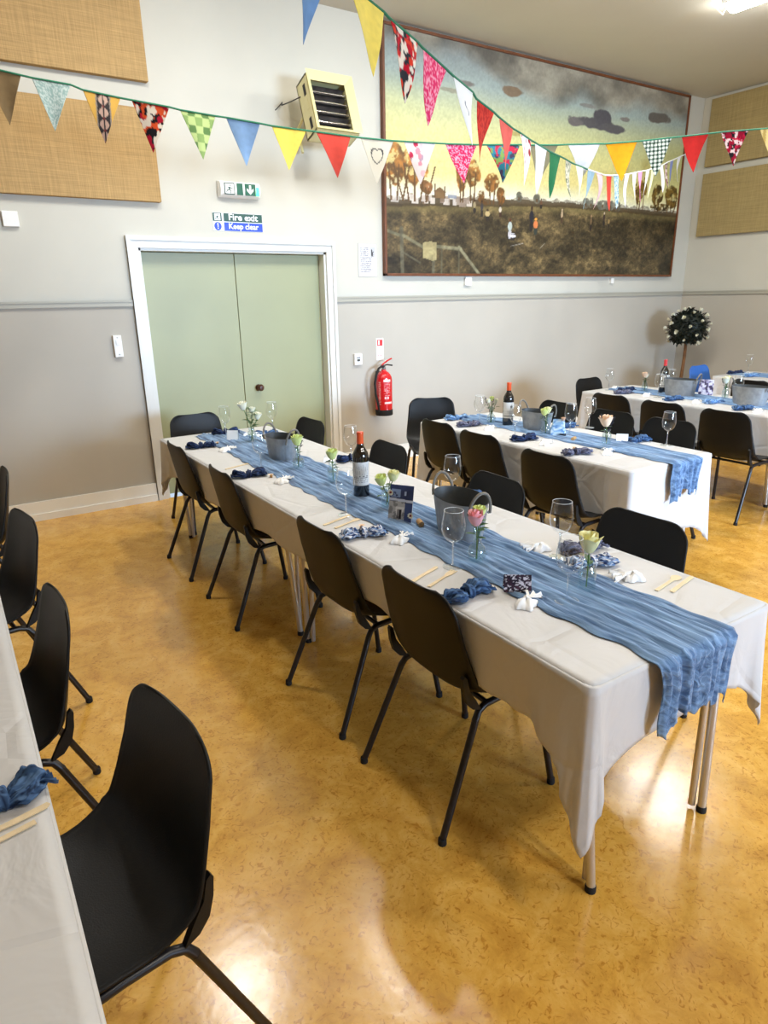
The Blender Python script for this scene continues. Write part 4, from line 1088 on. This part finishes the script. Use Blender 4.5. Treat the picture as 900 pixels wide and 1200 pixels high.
def rose(name, m, parent, loc, r=.022, seed=0, n=13, tilt=(0, 0)):
    mb = MB(); rng = random.Random(seed)
    for k in range(n):
        f = k/n; a = k*2.4; rad = r*(.18+.82*f); h0 = -r*.6; h1 = r*(1.15-.35*f)
        vs = []; nu, nv = 7, 6
        for i in range(nv):
            v = i/(nv-1)
            for j in range(nu):
                u = (j/(nu-1)-.5)*2
                wd = (1.35-.35*f)*(math.sin(PI*(.12+.80*v))**.6)
                ang = a+u*wd*.9
                rr = rad*(.35+.65*math.sin(v*PI/2)**.8)+(r*.28*f*max(0, v-.75)*4)
                zz = h0+(h1-h0)*v-.10*r*u*u*v
                vs.append((rr*math.cos(ang), rr*math.sin(ang), zz))
        mb.add(vs, [(i*nu+j, i*nu+j+1, (i+1)*nu+j+1, (i+1)*nu+j) for i in range(nv-1) for j in range(nu-1)])
    return mb.build(name, m, parent, loc=loc, rot=(tilt[0], tilt[1], 0), angle=60)
def leaf_mesh(mb, base, d, L_, w_, upv=(0, 0, 1)):
    base = Vector(base); d = Vector(d).normalized(); s = d.cross(Vector(upv))
    s = s.normalized() if s.length > 1e-4 else Vector((1, 0, 0)); n = s.cross(d)
    prof = [(0, 0), (.25, .8), (.5, 1), (.78, .62), (1, 0)]
    vs = []
    for f, w in prof:
        c = base+d*L_*f-n*L_*.18*f*f
        vs += [c-s*w_*w/2+n*w_*.12*w, c, c+s*w_*w/2+n*w_*.12*w]
    mb.add(vs, [(i*3+j, i*3+j+1, (i+1)*3+j+1, (i+1)*3+j) for i in range(4) for j in range(2)])
def bud_vase(kind, flowers, sprigs=0, hf=.14, wide=False):
    """kind 'bulb' or 'jar'; flowers: list of (material, radius, (dx,dy,z))"""
    t = empty('bud_vase')
    if kind == 'bulb':
        prof = [(0, .001), (.020, 0), (.024, .004), (.033, .022), (.034, .036), (.026, .056), (.0145, .068), (.0125, .085), (.013, .105), (.018, .118)]
        prof2 = [(.002, .05), (.028, .05)]
    else:
        prof = [(0, .001), (.024, 0), (.027, .003), (.0275, .06), (.024, .072), (.019, .080), (.0185, .092), (.021, .098)]
        prof2 = [(.002, .052), (.0268, .052)]
    MB().lathe(prof, 28).build('vase_glass', M['vase'], t)
    MB().lathe(prof2, 24).build('water_surface', M['vase'], t)
    for k, (m, r, (dx, dy, z)) in enumerate(flowers):
        st = MB().tube([(-dx*.2, -dy*.2, .008), (dx*.15, dy*.15, z*.5), (dx*.8, dy*.8, z*.85), (dx, dy, z-.01)], .0022, 6).build('stem', M['stem'], t)
        rose('flower_head', m, st, (dx, dy, z), r*1.28, k+int(z*1000), tilt=(-dy*4, dx*4))
        lm = MB(); rng = random.Random(int(z*999)+k)
        for j in range(4):
            a = rng.uniform(0, 2*PI); leaf_mesh(lm, (dx*.8, dy*.8, z-.03-.012*j), (math.cos(a), math.sin(a), .25), .038, .020)
        lm.build('leaves', M['leaf'], st, angle=60)
    for k in range(sprigs):
        rng = random.Random(k+91); a = rng.uniform(0, 2*PI); dx, dy = .045*math.cos(a), .045*math.sin(a); z = hf+rng.uniform(.0, .03)
        mb = MB().tube([(0, 0, .02), (dx*.4, dy*.4, z*.6), (dx, dy, z)], .0015, 5)
        for j in range(10):
            q = Vector((dx, dy, z))*(1-.025*j)
            leaf_mesh(mb, q, (rng.uniform(-1, 1), rng.uniform(-1, 1), .6), .014, .008)
        mb.build('sprig', M['sprig'], t, angle=60)
    return t

def napkin_cols(kind):
    pal = {'navy': [(34, 44, 72), (52, 70, 108), (24, 28, 48)], 'slate': [(58, 84, 120), (86, 116, 156), (36, 50, 78)], 'print': [(40, 54, 92), (120, 150, 190), (206, 214, 226)], 'grey': [(84, 84, 102), (120, 122, 142), (50, 50, 66)], 'light': [(104, 142, 190), (150, 184, 220), (70, 100, 146)]}[kind]
    def f(U, V):
        C = full(U, pal[0]); n = fbm(U*9, V*22); put(C, n > .52, pal[1]); put(C, fbm(U*16+5, V*30+3) < .36, pal[2]); 
        if kind == 'print': put(C, fbm(U*30+8, V*30) > .66, (230, 226, 226))
        return C
    return f
napmat = vcol_mat('muslin_napkin_cloth', .88, .15)
def napkin(kind, seed, L_=.158):
    t = empty('muslin_napkin')
    m, n = 44, 56
    v = np.linspace(0, 1, m); a = np.linspace(0, 2*PI, n+1)[:-1]; A_, V_ = np.meshgrid(a, v)
    x = (V_-.5)*L_
    pinch = 1-.62*np.exp(-((V_-.5)/.13)**2)
    endc = np.clip(np.sin(V_*PI)*6, .05, 1)**.6
    fan = 1+.25*np.abs(V_-.5)*2
    rid = 1+.16*np.sin(A_*9+seed+6*(fbm(V_*4+seed, A_*0+1)-.5))+.6*(fbm(V_*8+seed, np.cos(A_)*1.5+4)-.5)+.5*(fbm(V_*10+seed, np.sin(A_)*1.8+9)-.5)
    r = .0225*pinch*endc*fan*rid
    Y = r*np.cos(A_)*1.35+.012*np.sin(V_*7+seed); Z = r*np.sin(A_)*.62
    Z = Z-Z.min(axis=1, keepdims=True)+.001
    X = x+.012*np.cos(A_*3+seed)*np.abs(V_-.5)*2*np.sign(V_-.5)
    grid_obj('gathered_cloth', np.stack([X, Y, Z], -1), napmat, t, napkin_cols(kind)(V_, (np.cos(A_)+1)/2), closed_u=True)
    v = np.linspace(0, 2*PI, 31)[:-1]; w = np.linspace(0, 2*PI, 17)[:-1]; Wg, Vg = np.meshgrid(w, v)
    rr = .0085*(1+.35*np.sin(Wg*4+Vg*2))
    X = rr*np.sin(Wg)*1.3; Y = (.021+rr*np.cos(Wg))*np.cos(Vg); Z = .017+(.014+rr*np.cos(Wg))*np.sin(Vg)
    P = np.stack([X, Y, np.clip(Z, .001, 1)], -1); P = np.concatenate([P, P[:1]], 0)
    grid_obj('knot', P, napmat, t, napkin_cols(kind)(Vg/6.3, Wg/6.3) if False else np.concatenate([napkin_cols(kind)(Vg/6.3, Wg/6.3)]*1+[napkin_cols(kind)(Vg/6.3, Wg/6.3)[:1]], 0), closed_u=True)
    rng = random.Random(seed)
    for s in (-1, 1):
        mb = MB()
        nn = 10; vs = []
        for i in range(6):
            f = i/5
            for j in range(nn):
                u = j/(nn-1)-.5
                vs.append((s*(L_*.42+.028*f), u*(.03+.028*f)+.006*math.sin(f*5+seed), .011+.005*math.sin(u*22+seed)*(.4+f)+.006*(1-f)))
        mb.add(vs, [(i*nn+j, i*nn+j+1, (i+1)*nn+j+1, (i+1)*nn+j) for i in range(5) for j in range(nn-1)])
        o = mb.build('frayed_end', napmat, t, angle=80)
        at = o.data.color_attributes.new('Col', 'FLOAT_COLOR', 'POINT')
        cc = napkin_cols(kind)(np.array([[v_[0]*4+.5 for v_ in mb.v]]), np.array([[v_[1]*8+.5 for v_ in mb.v]]))[0]
        c4 = np.ones((len(mb.v), 4)); c4[:, :3] = s2l_np(cc); at.data.foreach_set('color', c4.ravel())
    return t
def favour(seed=0):
    t = empty('favour_pouch')
    m, n = 14, 32
    v = np.linspace(0, 1, m); a = np.linspace(0, 2*PI, n+1)[:-1]; A_, V_ = np.meshgrid(a, v)
    sq = 1/np.maximum(np.abs(np.cos(A_)), np.abs(np.sin(A_)))**.55
    r = .036*np.sqrt(np.clip(1-V_**1.6, 0, 1))*sq*(1+.14*np.sin(A_*5+seed)+.1*np.sin(A_*9+2))+.003
    Z = .022*V_*(1+.25*np.sin(A_*3+seed))+.001
    grid_obj('pouch', np.stack([r*np.cos(A_), r*.78*np.sin(A_), Z], -1), M['whitecloth'], t, closed_u=True)
    mb = MB(); nn = 9; vs = []
    for i in range(5):
        f = i/4
        for j in range(nn):
            u = j/(nn-1)-.5
            vs.append((.022+.045*f, u*(.018+.05*f), .019+.012*math.sin(u*18+seed)*f-.006*f))
    mb.add(vs, [(i*nn+j, i*nn+j+1, (i+1)*nn+j+1, (i+1)*nn+j) for i in range(4) for j in range(nn-1)])
    mb.build('frill', M['whitecloth'], t, angle=80)
    for s in (-1, 1):
        pts = [(.02, 0, .026), (.035, s*.02, .030), (.055, s*.036, .016), (.078, s*.034, .005), (.10, s*.045, .003)]
        mb = MB(); vs = []
        for p in pts: vs += [(p[0], p[1]-.003, p[2]), (p[0], p[1]+.003, p[2])]
        mb.add(vs, [(2*i, 2*i+1, 2*i+3, 2*i+2) for i in range(4)]); mb.build('ribbon', M['whitecloth'], t, angle=80)
    return t
def cutlery(kind):
    t = empty('wooden_'+kind)
    if kind == 'knife': pts = [(-.080, -.006), (-.076, -.008), (.0, -.006), (.02, -.008), (.075, -.009), (.083, -.002), (.080, .006), (.0, .006), (-.076, .007), (-.081, .003)]
    elif kind == 'spoon': pts = [(-.080, -.006), (.01, -.005), (.035, -.006), (.05, -.014), (.066, -.016), (.078, -.009), (.081, 0), (.078, .009), (.066, .016), (.05, .014), (.035, .006), (.01, .005), (-.080, .006)]
    else: pts = [(-.080, -.006), (.02, -.005), (.045, -.011), (.081, -.012), (.080, -.008), (.058, -.006), (.080, -.003), (.080, .003), (.058, .006), (.080, .008), (.081, .012), (.045, .011), (.02, .005), (-.080, .006)]
    n = len(pts)
    mb = MB().add([(x, y, .001) for x, y in pts]+[(x, y, .0035) for x, y in pts], [tuple(range(n))[::-1], tuple(range(n, 2*n))]+[(i, (i+1) % n, (i+1) % n+n, i+n) for i in range(n)])
    mb.build('blade' if kind == 'knife' else 'carved_wood', M['birch'], t, smooth=False)
    return t

proto = {}
def place(key, maker, x, y, z, rz, label, cat, group=None, name=None, sc=1):
    if key not in proto: proto[key] = o = maker()
    else: o = copy_tree(proto[key])
    o.location = (x, y, z); o.rotation_euler = (0, 0, R(rz)); o.scale = (sc, sc, sc)
    if group: o['group'] = group
    elif 'group' in o: del o['group']
    tag(o, label, cat)
    return o
ZT = TZ+.002; ZR = TZ+.009
GG = 'wine glasses on the tables'
def G(x, y, label, run=True): place('glass', wine_glass, x, y, ZR if run else ZT, random.uniform(0, 360), label, 'wine glass', GG)
def NP(kind, seed, x, y, rz, label, run=False): place('nap_%s_%d' % (kind, seed), lambda: napkin(kind, seed), x, y, ZR if run else ZT, rz, label, 'napkin', 'gathered muslin napkins')
def FV(x, y, rz, label, seed=0, run=False): place('fav%d' % seed, lambda: favour(seed), x, y, ZR if run else ZT, rz, label, 'favour', 'white tied favour pouches')
def CU(kind, x, y, rz, label): place(kind, lambda: cutlery(kind), x, y, ZT, rz, label, 'cutlery', 'wooden cutlery')

# --- front table
G(.61, -4.38, 'wine glass on the runner in front of the pale yellow rose vase')
G(.86, -4.12, 'wine glass beyond the pale yellow rose, nearest the front right chair')
G(.51, -3.96, 'tall clear wine glass in front of the ribbed zinc tub, left of the pink rose', False)
G(1.01, -3.34, 'wine glass standing behind the ribbed zinc tub on the front table', False)
G(.50, -3.25, 'clear wine glass in front of the front table wine bottle', False)
G(1.02, -2.42, 'wine glass behind the wine bottle on the front table', False)
G(.52, -2.30, 'wine glass in front of the far zinc tub on the front table', False)
G(.69, -1.31, 'wine glass behind the white card at the far end of the front table')
G(1.04, -1.30, 'wine glass at the far end of the front table in front of the door knob', False)
NP('slate', 3, .40, -4.17, -3, 'slate blue napkin beside the dark folded card, nearest front chair')
NP('print', 5, .42, -3.52, -17, 'blue and white print napkin in front of the photo card')
NP('navy', 2, .41, -2.39, -17, 'navy napkin before the far zinc tub on the front table')
NP('navy', 8, .44, -1.53, -17, 'navy napkin at the far corner of the front table near the first chair')
NP('navy', 2, .72, -1.22, -25, 'navy napkin lying on the runner at its far end, behind the white card', True)
NP('slate', 6, .93, -1.42, -13, 'blue napkin right of the white roses at the far end')
NP('navy', 4, 1.03, -2.40, -10, 'round navy napkin beside the glass behind the wine bottle')
NP('slate', 3, 1.05, -3.40, -9, 'blue napkin behind the ribbed tub below the tucked-in chair')
NP('grey', 7, .99, -4.12, -9, 'grey blue napkin in front of the right front chair')
NP('print', 5, .90, -4.23, -19, 'patterned napkin just right of the pale yellow rose vase')
FV(.50, -4.32, 20, 'white tied pouch with long ribbons, nearest the front end of the table')
FV(.50, -3.65, 20, 'white tied pouch in front of the cork and photo card')
FV(.50, -2.60, 25, 'white tied pouch beside the navy napkin near the far tub', 2)
FV(.53, -1.72, 20, 'white tied pouch at the far end of the front table near the first chair', 2)
FV(.87, -4.02, 160, 'white frilled pouch on the far edge of the runner behind the dark folded card', 2)
FV(.92, -4.38, 150, 'flat white pouch between the pale yellow rose and the wooden spoon', 2)
FV(.95, -2.36, 150, 'white pouch beyond the green cream rose vase on the front table', 2)
FV(.85, -1.42, 140, 'white pouch at the far end beside the white roses', 2, True)
CU('knife', .385, -3.96, 20, 'birch knife between two front chairs, left of the tall glass')
CU('fork', .415, -4.02, 20, 'birch fork between two front chairs, beside its knife')
CU('knife', .43, -3.29, 18, 'birch knife before the wine bottle glass')
CU('fork', .45, -3.35, 18, 'birch fork before the wine bottle glass')
CU('knife', .44, -2.14, 18, 'birch knife by the second chair from the door')
CU('spoon', .98, -4.47, 10, 'birch spoon near the front right corner of the front table')
CU('knife', 1.01, -4.50, 12, 'birch knife beside the spoon near the front right corner')
place('bv_pale', lambda: bud_vase('jar', [(M['cream_rose'], .030, (.0, .0, .150))]), .72, -4.36, ZR, 0, 'clear jar vase with one pale yellow rose near the front end', 'vase')
place('bv_pink', lambda: bud_vase('bulb', [(M['pink_rose'], .026, (-.012, -.006, .155)), (M['green_rose'], .022, (.022, .016, .165))], 1, .15), .60, -3.98, ZR, 0, 'round bulb vase with a pink rose and a cream rose', 'vase')
place('bv_two', lambda: bud_vase('jar', [(M['green_rose'], .024, (-.03, .0, .12)), (M['cream_rose'], .024, (.030, -.005, .13))], 1, .14), .70, -3.27, ZR, 0, 'vase of two greenish cream roses behind the photo card', 'vase')
place('bv_g', lambda: bud_vase('jar', [(M['green_rose'], .026, (.0, .0, .135))], 0), .71, -2.76, ZR, 0, 'jar vase with a green cream rose just left of the wine bottle', 'vase')
place('bv_g2', lambda: bud_vase('bulb', [(M['green_rose'], .028, (.0, .0, .150))], 1), .69, -2.41, ZR, 0, 'bulb vase with a lime cream rose before the far zinc tub', 'vase')
place('bv_w', lambda: bud_vase('jar', [(M['white_rose'], .026, (-.045, .0, .235)), (M['white_rose'], .020, (.02, .02, .20)), (M['white_rose'], .022, (.04, -.02, .165))], 0), .76, -1.60, ZR, 0, 'vase of three tall white roses with dark leaves at the far end', 'vase')
lmf = MB()
for k in range(7):
    a = k*1.3; leaf_mesh(lmf, (.0, .0, .10+.018*k), (math.cos(a), math.sin(a), .35), .062, .034)
lmf.build('large_leaves', M['leaf'], proto['bv_w'], angle=60)
place('tub', lambda: zinc_tub(.30, .18, .15), .74, -3.72, ZR, -12, 'ribbed oval zinc tub with two upright handles on the front table', 'tub', 'zinc tubs')
place('tub2', lambda: zinc_tub(.25, .16, .13), .73, -2.12, ZR, 6, 'zinc tub with hoop handle at the far part of the front table', 'tub', 'zinc tubs')
place('bottle1', lambda: wine_bottle(M['foil'], lab1), .70, -3.05, ZR, -122, 'dark wine bottle with orange foil and pale label on the front table', 'wine bottle', 'wine bottles')
# photo card leaning on an acrylic block
def photocard(U, V):
    C = full(U, (44, 56, 96)); C = C*(.8+.4*fbm(U*5, V*4))[..., None]
    put(C, (U > .08) & (U < .46) & (V > .66) & (V < .88) & (fbm(U*10, V*14) > .42), (128, 150, 190))
    put(C, (abs(U-.66) < .04) & (abs(V-.78) < .06), (170, 186, 220))
    put(C, (abs(V-.60+.04*U) < .035), (196, 206, 226))
    put(C, (V < .55) & (U < .68), (176, 178, 182)); put(C, (V < .55) & (U < .68) & (fbm(U*9, V*9) > .55), (130, 132, 136))
    put(C, (V < .40) & (V > .12) & (abs(U-.46) < .2*(V)/.4+.02) & (U > .3), (214, 214, 214))
    for x in (.40, .47, .53): put(C, (abs(U-x) < .026) & (V > .07) & (V < .32), (34, 34, 44))
    put(C, (V < .5) & (U >= .68), (60, 78, 128))
    return C
t = empty('photo_card', (.64, -3.46, ZR), R(-58), 'printed photo card with a couple and night sky, propped on the runner', 'card')
colgrid('printed_face', .105, .15, photocard, M['photo'], t, (0, 0, .073), 50, 70, rot=(R(-14), 0, 0))
b = MB().box(-.0525, .0525, .0012, .0035, -.075, .075).build('card_back', M['plaincard'], t, smooth=False, loc=(0, 0, .073), rot=(R(-14), 0, 0))
for k, (dx, z) in enumerate(((-.045, .115), (.05, .03))):
    d = MB()
    for j in range(9):
        a = j*2*PI/9; leaf_mesh(d, (0, 0, 0), (math.cos(a), -.15, math.sin(a)), .014, .010, (0, 1, 0))
    d.build('paper_daisy', M['white_rose'], t, loc=(dx, -.008+.02*(z-.07)/.1, z), angle=70)
    MB().lathe([(0, 0.005), (.004, .004), (.005, 0)], 10).build('daisy_centre', mat('dark_red_centre', rgb(120, 40, 40), .7), t, loc=(dx, -.009+.02*(z-.07)/.1, z), rot=(PI/2, 0, 0))
def darkprint(U, V):
    C = full(U, (30, 24, 40)); n = fbm(U*12, V*12); put(C, n > .60, (200, 196, 206)); put(C, n < .34, (70, 40, 60)); return C
t = empty('folded_card', (.545, -4.235, ZR), R(-38), 'dark floral folded place card standing beside the slate napkin', 'card')
for s in (-1, 1):
    colgrid('card_panel', .085, .055, darkprint, M['photo'], t, (0, s*.011, .026), 40, 28, rot=(R(-s*-22), 0, 0))
MB().box(-.038, .038, -.02, .02, .0005, .002).build('card_foot', M['plaincard'], t, smooth=False)
t = empty('wine_cork', (.665, -3.56, ZR), R(70), 'loose wine cork lying on the runner beside the ribbed tub', 'cork')
c = MB().lathe([(0, -.022), (.011, -.022), (.0115, -.02), (.0115, .02), (.011, .022), (0, .022)], 16); c.v = [(z, y, x+.0115) for x, y, z in c.v]
c.build('cork_body', M['cork'], t)
def blankcard(x, y, rz, label, w_=.075, h_=.062):
    t = empty('place_card', (x, y, ZR), R(rz), label, 'card')
    MB().add([(-w_/2, -.018, 0), (w_/2, -.018, 0), (w_/2, 0, h_), (-w_/2, 0, h_), (-w_/2, .018, 0), (w_/2, .018, 0)], [(0, 1, 2, 3), (3, 2, 5, 4)]).build('folded_sheet', M['plaincard'], t, smooth=False)
blankcard(.69, -1.44, -40, 'blank white folded card at the far end of the front table')
def shell_bit(x, y, label, rz=0):
    t = empty('paper_flower', (x, y, ZT), R(rz), label, 'flower', 'paper flowers on napkins')
    d = MB()
    for j in range(8):
        a = j*2*PI/8; leaf_mesh(d, (0, 0, .012), (math.cos(a), math.sin(a), .5), .016, .012)
    d.build('petals', M['blush_rose'], t, angle=70)
    MB().lathe([(.006, 0), (.008, .006), (.005, .015), (0, .016)], 10).build('flower_centre', M['cork'], t)
shell_bit(.46, -3.44, 'blush paper flower behind the blue print napkin'); shell_bit(.50, -2.47, 'small flower between navy napkin and pouch near the far tub'); shell_bit(.56, -1.50, 'small flower beside the farthest navy napkin')
def sprig_piece(x, y, rz, label):
    t = empty('lavender_sprig', (x, y, ZT), R(rz), label, 'sprig')
    MB().tube([(-.06, 0, .004), (0, .005, .006), (.06, 0, .02)], .0016, 5).build('stem', M['sprig'], t)
    d = MB(); rng = random.Random(3)
    for j in range(16): leaf_mesh(d, (.01+.0035*j, 0, .008+.0009*j), (rng.uniform(-.2, 1), rng.uniform(-1, 1), rng.uniform(0, 1)), .014, .009)
    d.build('flower_spike', M['sprig'], t, angle=70)
sprig_piece(1.03, -1.72, 60, 'dark dried sprig beyond the far zinc tub on the front table')

# --- middle table
G(2.36, -1.99, 'wine glass left of the lily vase on the middle table', False)
G(2.24, -2.48, 'wine glass in front of the zinc tub on the middle table', False)
G(2.54, -2.68, 'wine glass right of the pale blue packet on the middle table')
G(2.86, -2.57, 'wine glass at the back edge of the middle table', False)
G(2.77, -3.24, 'lone wine glass near the front right corner of the middle table', False)
NP('light', 9, 2.34, -1.76, -21, 'light blue napkin at the wall end of the middle table')
NP('grey', 7, 2.24, -2.02, -15, 'grey napkin before the lily vase on the middle table')
NP('navy', 2, 2.20, -2.61, -15, 'navy napkin at the foot of the glass before the middle tub')
NP('grey', 11, 2.16, -3.07, -17, 'grey lilac napkin on the near edge of the middle table')
NP('slate', 3, 2.72, -3.07, -13, 'blue napkin right of the blush rose on the middle table')
NP('slate', 6, 2.72, -2.48, -9, 'blue napkin between the two back glasses of the middle table')
FV(2.26, -2.20, 30, 'white pouch before the middle table wine bottle')
FV(2.20, -2.78, 30, 'white pouch right of the navy napkin on the middle table', 2)
FV(2.30, -3.17, 30, 'white pouch beside the runner near the front of the middle table')
place('bv_lily', lambda: bud_vase('bulb', [(M['white_rose'], .014, (-.03, .0, .16)), (M['green_rose'], .016, (.01, .01, .17)), (M['white_rose'], .014, (.035, -.01, .155))], 2, .16), 2.42, -2.05, ZR, 0, 'vase of slim white buds beside the middle table bottle', 'vase')
place('bv_blush', lambda: bud_vase('jar', [(M['blush_rose'], .034, (-.01, .0, .14))], 2, .16), 2.47, -3.03, ZR, -40, 'jar vase with a blush rose and dark sprig on the middle table', 'vase')
place('bv_mix', lambda: bud_vase('bulb', [(M['green_rose'], .022, (-.02, .0, .145)), (M['cream_rose'], .022, (.02, .01, .15))], 1, .15), 2.42, -2.58, ZR, 0, 'vase of cream flowers between the middle tub and blue packet', 'vase')
place('bottle2', lambda: wine_bottle(M['foil'], lab2), 2.46, -2.18, ZR, -122, 'dark wine bottle with orange foil on the middle table', 'wine bottle', 'wine bottles')
place('tub2', None, 2.50, -2.42, ZR, 0, 'zinc tub on the middle table behind the wine glass', 'tub', 'zinc tubs')
def packet(U, V):
    C = full(U, (150, 190, 226)); n = fbm(U*8, V*10); put(C, n > .55, (212, 230, 244)); put(C, n < .36, (90, 140, 200)); put(C, (V < .18) & (U > .5), (20, 28, 44)); return C
t = empty('gift_packet', (2.45, -2.66, ZR), R(-50), 'pale blue patterned gift packet standing on the middle table', 'packet')
P = []
for v_ in np.linspace(0, 1, 20):
    row = []
    for a in np.linspace(0, 2*PI, 31)[:-1]:
        s_ = 1-.35*v_+.06*math.sin(a*5+v_*9); row.append((.052*s_*np.sign(math.cos(a))*abs(math.cos(a))**.5, .02*s_*(1-.6*v_)*np.sign(math.sin(a))*abs(math.sin(a))**.5, .11*v_))
    P.append(row)
P = np.array(P); uu = (P[..., 0]+.05)/.1; vv = P[..., 2]/.11
grid_obj('wrapped_paper', P, M['photo'], t, packet(uu, vv), closed_u=True)
rose('paper_flower', M['blush_rose'], t, (.03, -.01, .11), .015, 3)
blankcard(2.62, -3.03, -50, 'blank white card right of the blush rose', .07, .05)
t = empty('wine_cork', (2.42, -2.82, ZR), R(20), 'cork lying on the middle table runner left of the blush rose', 'cork')
c = MB().lathe([(0, -.022), (.011, -.022), (.0115, -.02), (.0115, .02), (.011, .022), (0, .022)], 16); c.v = [(z, y, x+.0115) for x, y, z in c.v]
c.build('cork_body', M['cork'], t)
shell_bit(2.24, -2.98, 'blush paper flower on the grey lilac napkin of the middle table')

# --- far table
G(4.50, -1.43, 'wine glass at the wall end of the far table', False)
G(4.44, -2.01, 'wine glass before the wine bottle on the far table', False)
G(4.85, -1.85, 'wine glass behind the far table tub, right of the bottle', False)
G(4.84, -2.50, 'wine glass beside the rightmost zinc tub', False)
NP('grey', 7, 4.40, -1.68, -15, 'grey lilac napkin at the wall end of the far table')
NP('navy', 2, 4.55, -1.60, -21, 'black navy napkin left of the cream rose on the far table')
NP('slate', 3, 4.39, -2.20, -15, 'blue napkin in front of the left tub on the far table')
NP('slate', 6, 4.36, -2.83, -15, 'blue napkin in front of the rightmost tub')
NP('light', 9, 4.50, -2.50, -15, 'pale blue napkin between the two tubs of the far table')
FV(4.42, -1.90, 20, 'white pouch before the far table bottle')
FV(4.40, -2.40, 20, 'white pouch between the two far tubs', 2)
FV(4.33, -2.95, 20, 'white pouch at the right picture edge on the far table')
FV(4.60, -1.42, 20, 'pale pouch by the glass at the wall end of the far table', 2)
place('bv_far', lambda: bud_vase('jar', [(M['blush_rose'], .024, (-.01, .0, .15)), (M['white_rose'], .02, (.02, .01, .14))], 1, .15), 4.62, -1.74, ZR, 0, 'jar vase with cream roses left of the far table bottle', 'vase')
place('bv_far2', lambda: bud_vase('jar', [(M['white_rose'], .028, (-.02, .0, .15)), (M['cream_rose'], .026, (.03, .01, .155))], 2, .15), 4.78, -2.43, ZR, 0, 'vase of white roses between the two far tubs', 'vase')
place('bottle3', lambda: wine_bottle(M['foil2'], lab2), 4.68, -1.89, ZR, -122, 'dark wine bottle with pinkish red foil on the far table', 'wine bottle', 'wine bottles')
place('tub', None, 4.62, -2.10, ZR, 8, 'left zinc tub on the far table beside the red topped bottle', 'tub', 'zinc tubs')
place('tub', None, 4.60, -2.74, ZR, 4, 'rightmost zinc tub at the picture edge on the far table', 'tub', 'zinc tubs')
def farphoto(U, V):
    C = full(U, (150, 142, 176)); n = fbm(U*7, V*7); put(C, n > .52, (206, 204, 214)); put(C, n < .40, (60, 52, 78)); return C
t = empty('photo_card', (4.86, -2.20, ZT), R(-55), 'lilac and dark photo card propped behind the left far tub', 'card')
colgrid('printed_face', .12, .14, farphoto, M['photo'], t, (0, 0, .072), 36, 44, rot=(R(-14), 0, 0))
MB().box(-.06, .06, .0012, .0035, -.07, .07).build('card_back', M['plaincard'], t, smooth=False, loc=(0, 0, .072), rot=(R(-14), 0, 0))
# --- rightmost table
G(6.72, -1.56, 'left wine glass on the rightmost table')
G(6.90, -1.78, 'right wine glass on the rightmost table at the picture edge', False)
NP('light', 9, 6.50, -1.72, -19, 'light blue napkin on the rightmost table below its left glass')
NP('navy', 2, 6.62, -1.48, -27, 'dark napkin at the wall end of the rightmost table')
FV(6.62, -1.60, 0, 'white pouch at the foot of the left glass on the rightmost table', 2)
# --- left edge table
NP('slate', 13, -.895, -4.36, 15, 'slate blue napkin overhanging the edge of the left table', False)
CU('knife', -.90, -4.425, 12, 'birch knife tip poking over the left table edge')
CU('spoon', -.925, -4.46, 12+180, 'rounded birch handle below the knife on the left table')

# ------------------------------------------------------------------ rose topiary in the far corner
t = empty('rose_topiary', (7.13, -.50, 0), 0, 'ball shaped topiary of white roses and dark leaves in the far corner', 'topiary')
MB().lathe([(0, 0), (.13, 0), (.17, .26), (.18, .28), (.165, .28), (.15, .24), (0, .24)], 28).build('planter', M['zinc'], t)
MB().tube([(-.03, 0, .22), (-.02, 0, .5), (.0, 0, .8), (.0, 0, 1.1)], [.024, .022, .02, .018], 10).build('trunk', M['bark'], t)
fo = MB(); rng = random.Random(11)
fo.lathe([(.001, -.2), (.12, -.17), (.19, -.08), (.21, .02), (.18, .12), (.1, .19), (.001, .21)], 18, c=(0, 0, 1.19))
for k in range(1100):
    z = rng.uniform(-.85, 1); a = rng.uniform(0, 2*PI); q = math.sqrt(1-z*z); d = Vector((q*math.cos(a), q*math.sin(a), z*.92))
    b = Vector((0, 0, 1.19))+d*rng.uniform(.17, .235); d2 = (d+Vector((rng.uniform(-.7, .7), rng.uniform(-.7, .7), rng.uniform(-.7, .7)))).normalized()
    leaf_mesh(fo, b, d2, rng.uniform(.04, .07), rng.uniform(.02, .035))
o = fo.build('foliage', M['darkleaf'], t, angle=60); o['kind'] = 'stuff'
r0 = None
for k in range(34):
    z = 1-(k+.5)*1.72/34; a = k*2.39996+.7; q = math.sqrt(max(0, 1-z*z)); d = Vector((q*math.cos(a), q*math.sin(a), z*.92))
    if r0 is None:
        r0 = rose('rose_bloom', M['white_rose'], t, (0, 0, 0), .030, 5, 9); o = r0
    else:
        o = r0.copy(); COL.objects.link(o); o.parent = t
    o.location = Vector((0, 0, 1.19))+d*.262; s_ = rng.uniform(.55, 1.0); o.scale = (s_, s_, s_)
    o.rotation_euler = d.to_track_quat('Z', 'Y').to_euler()
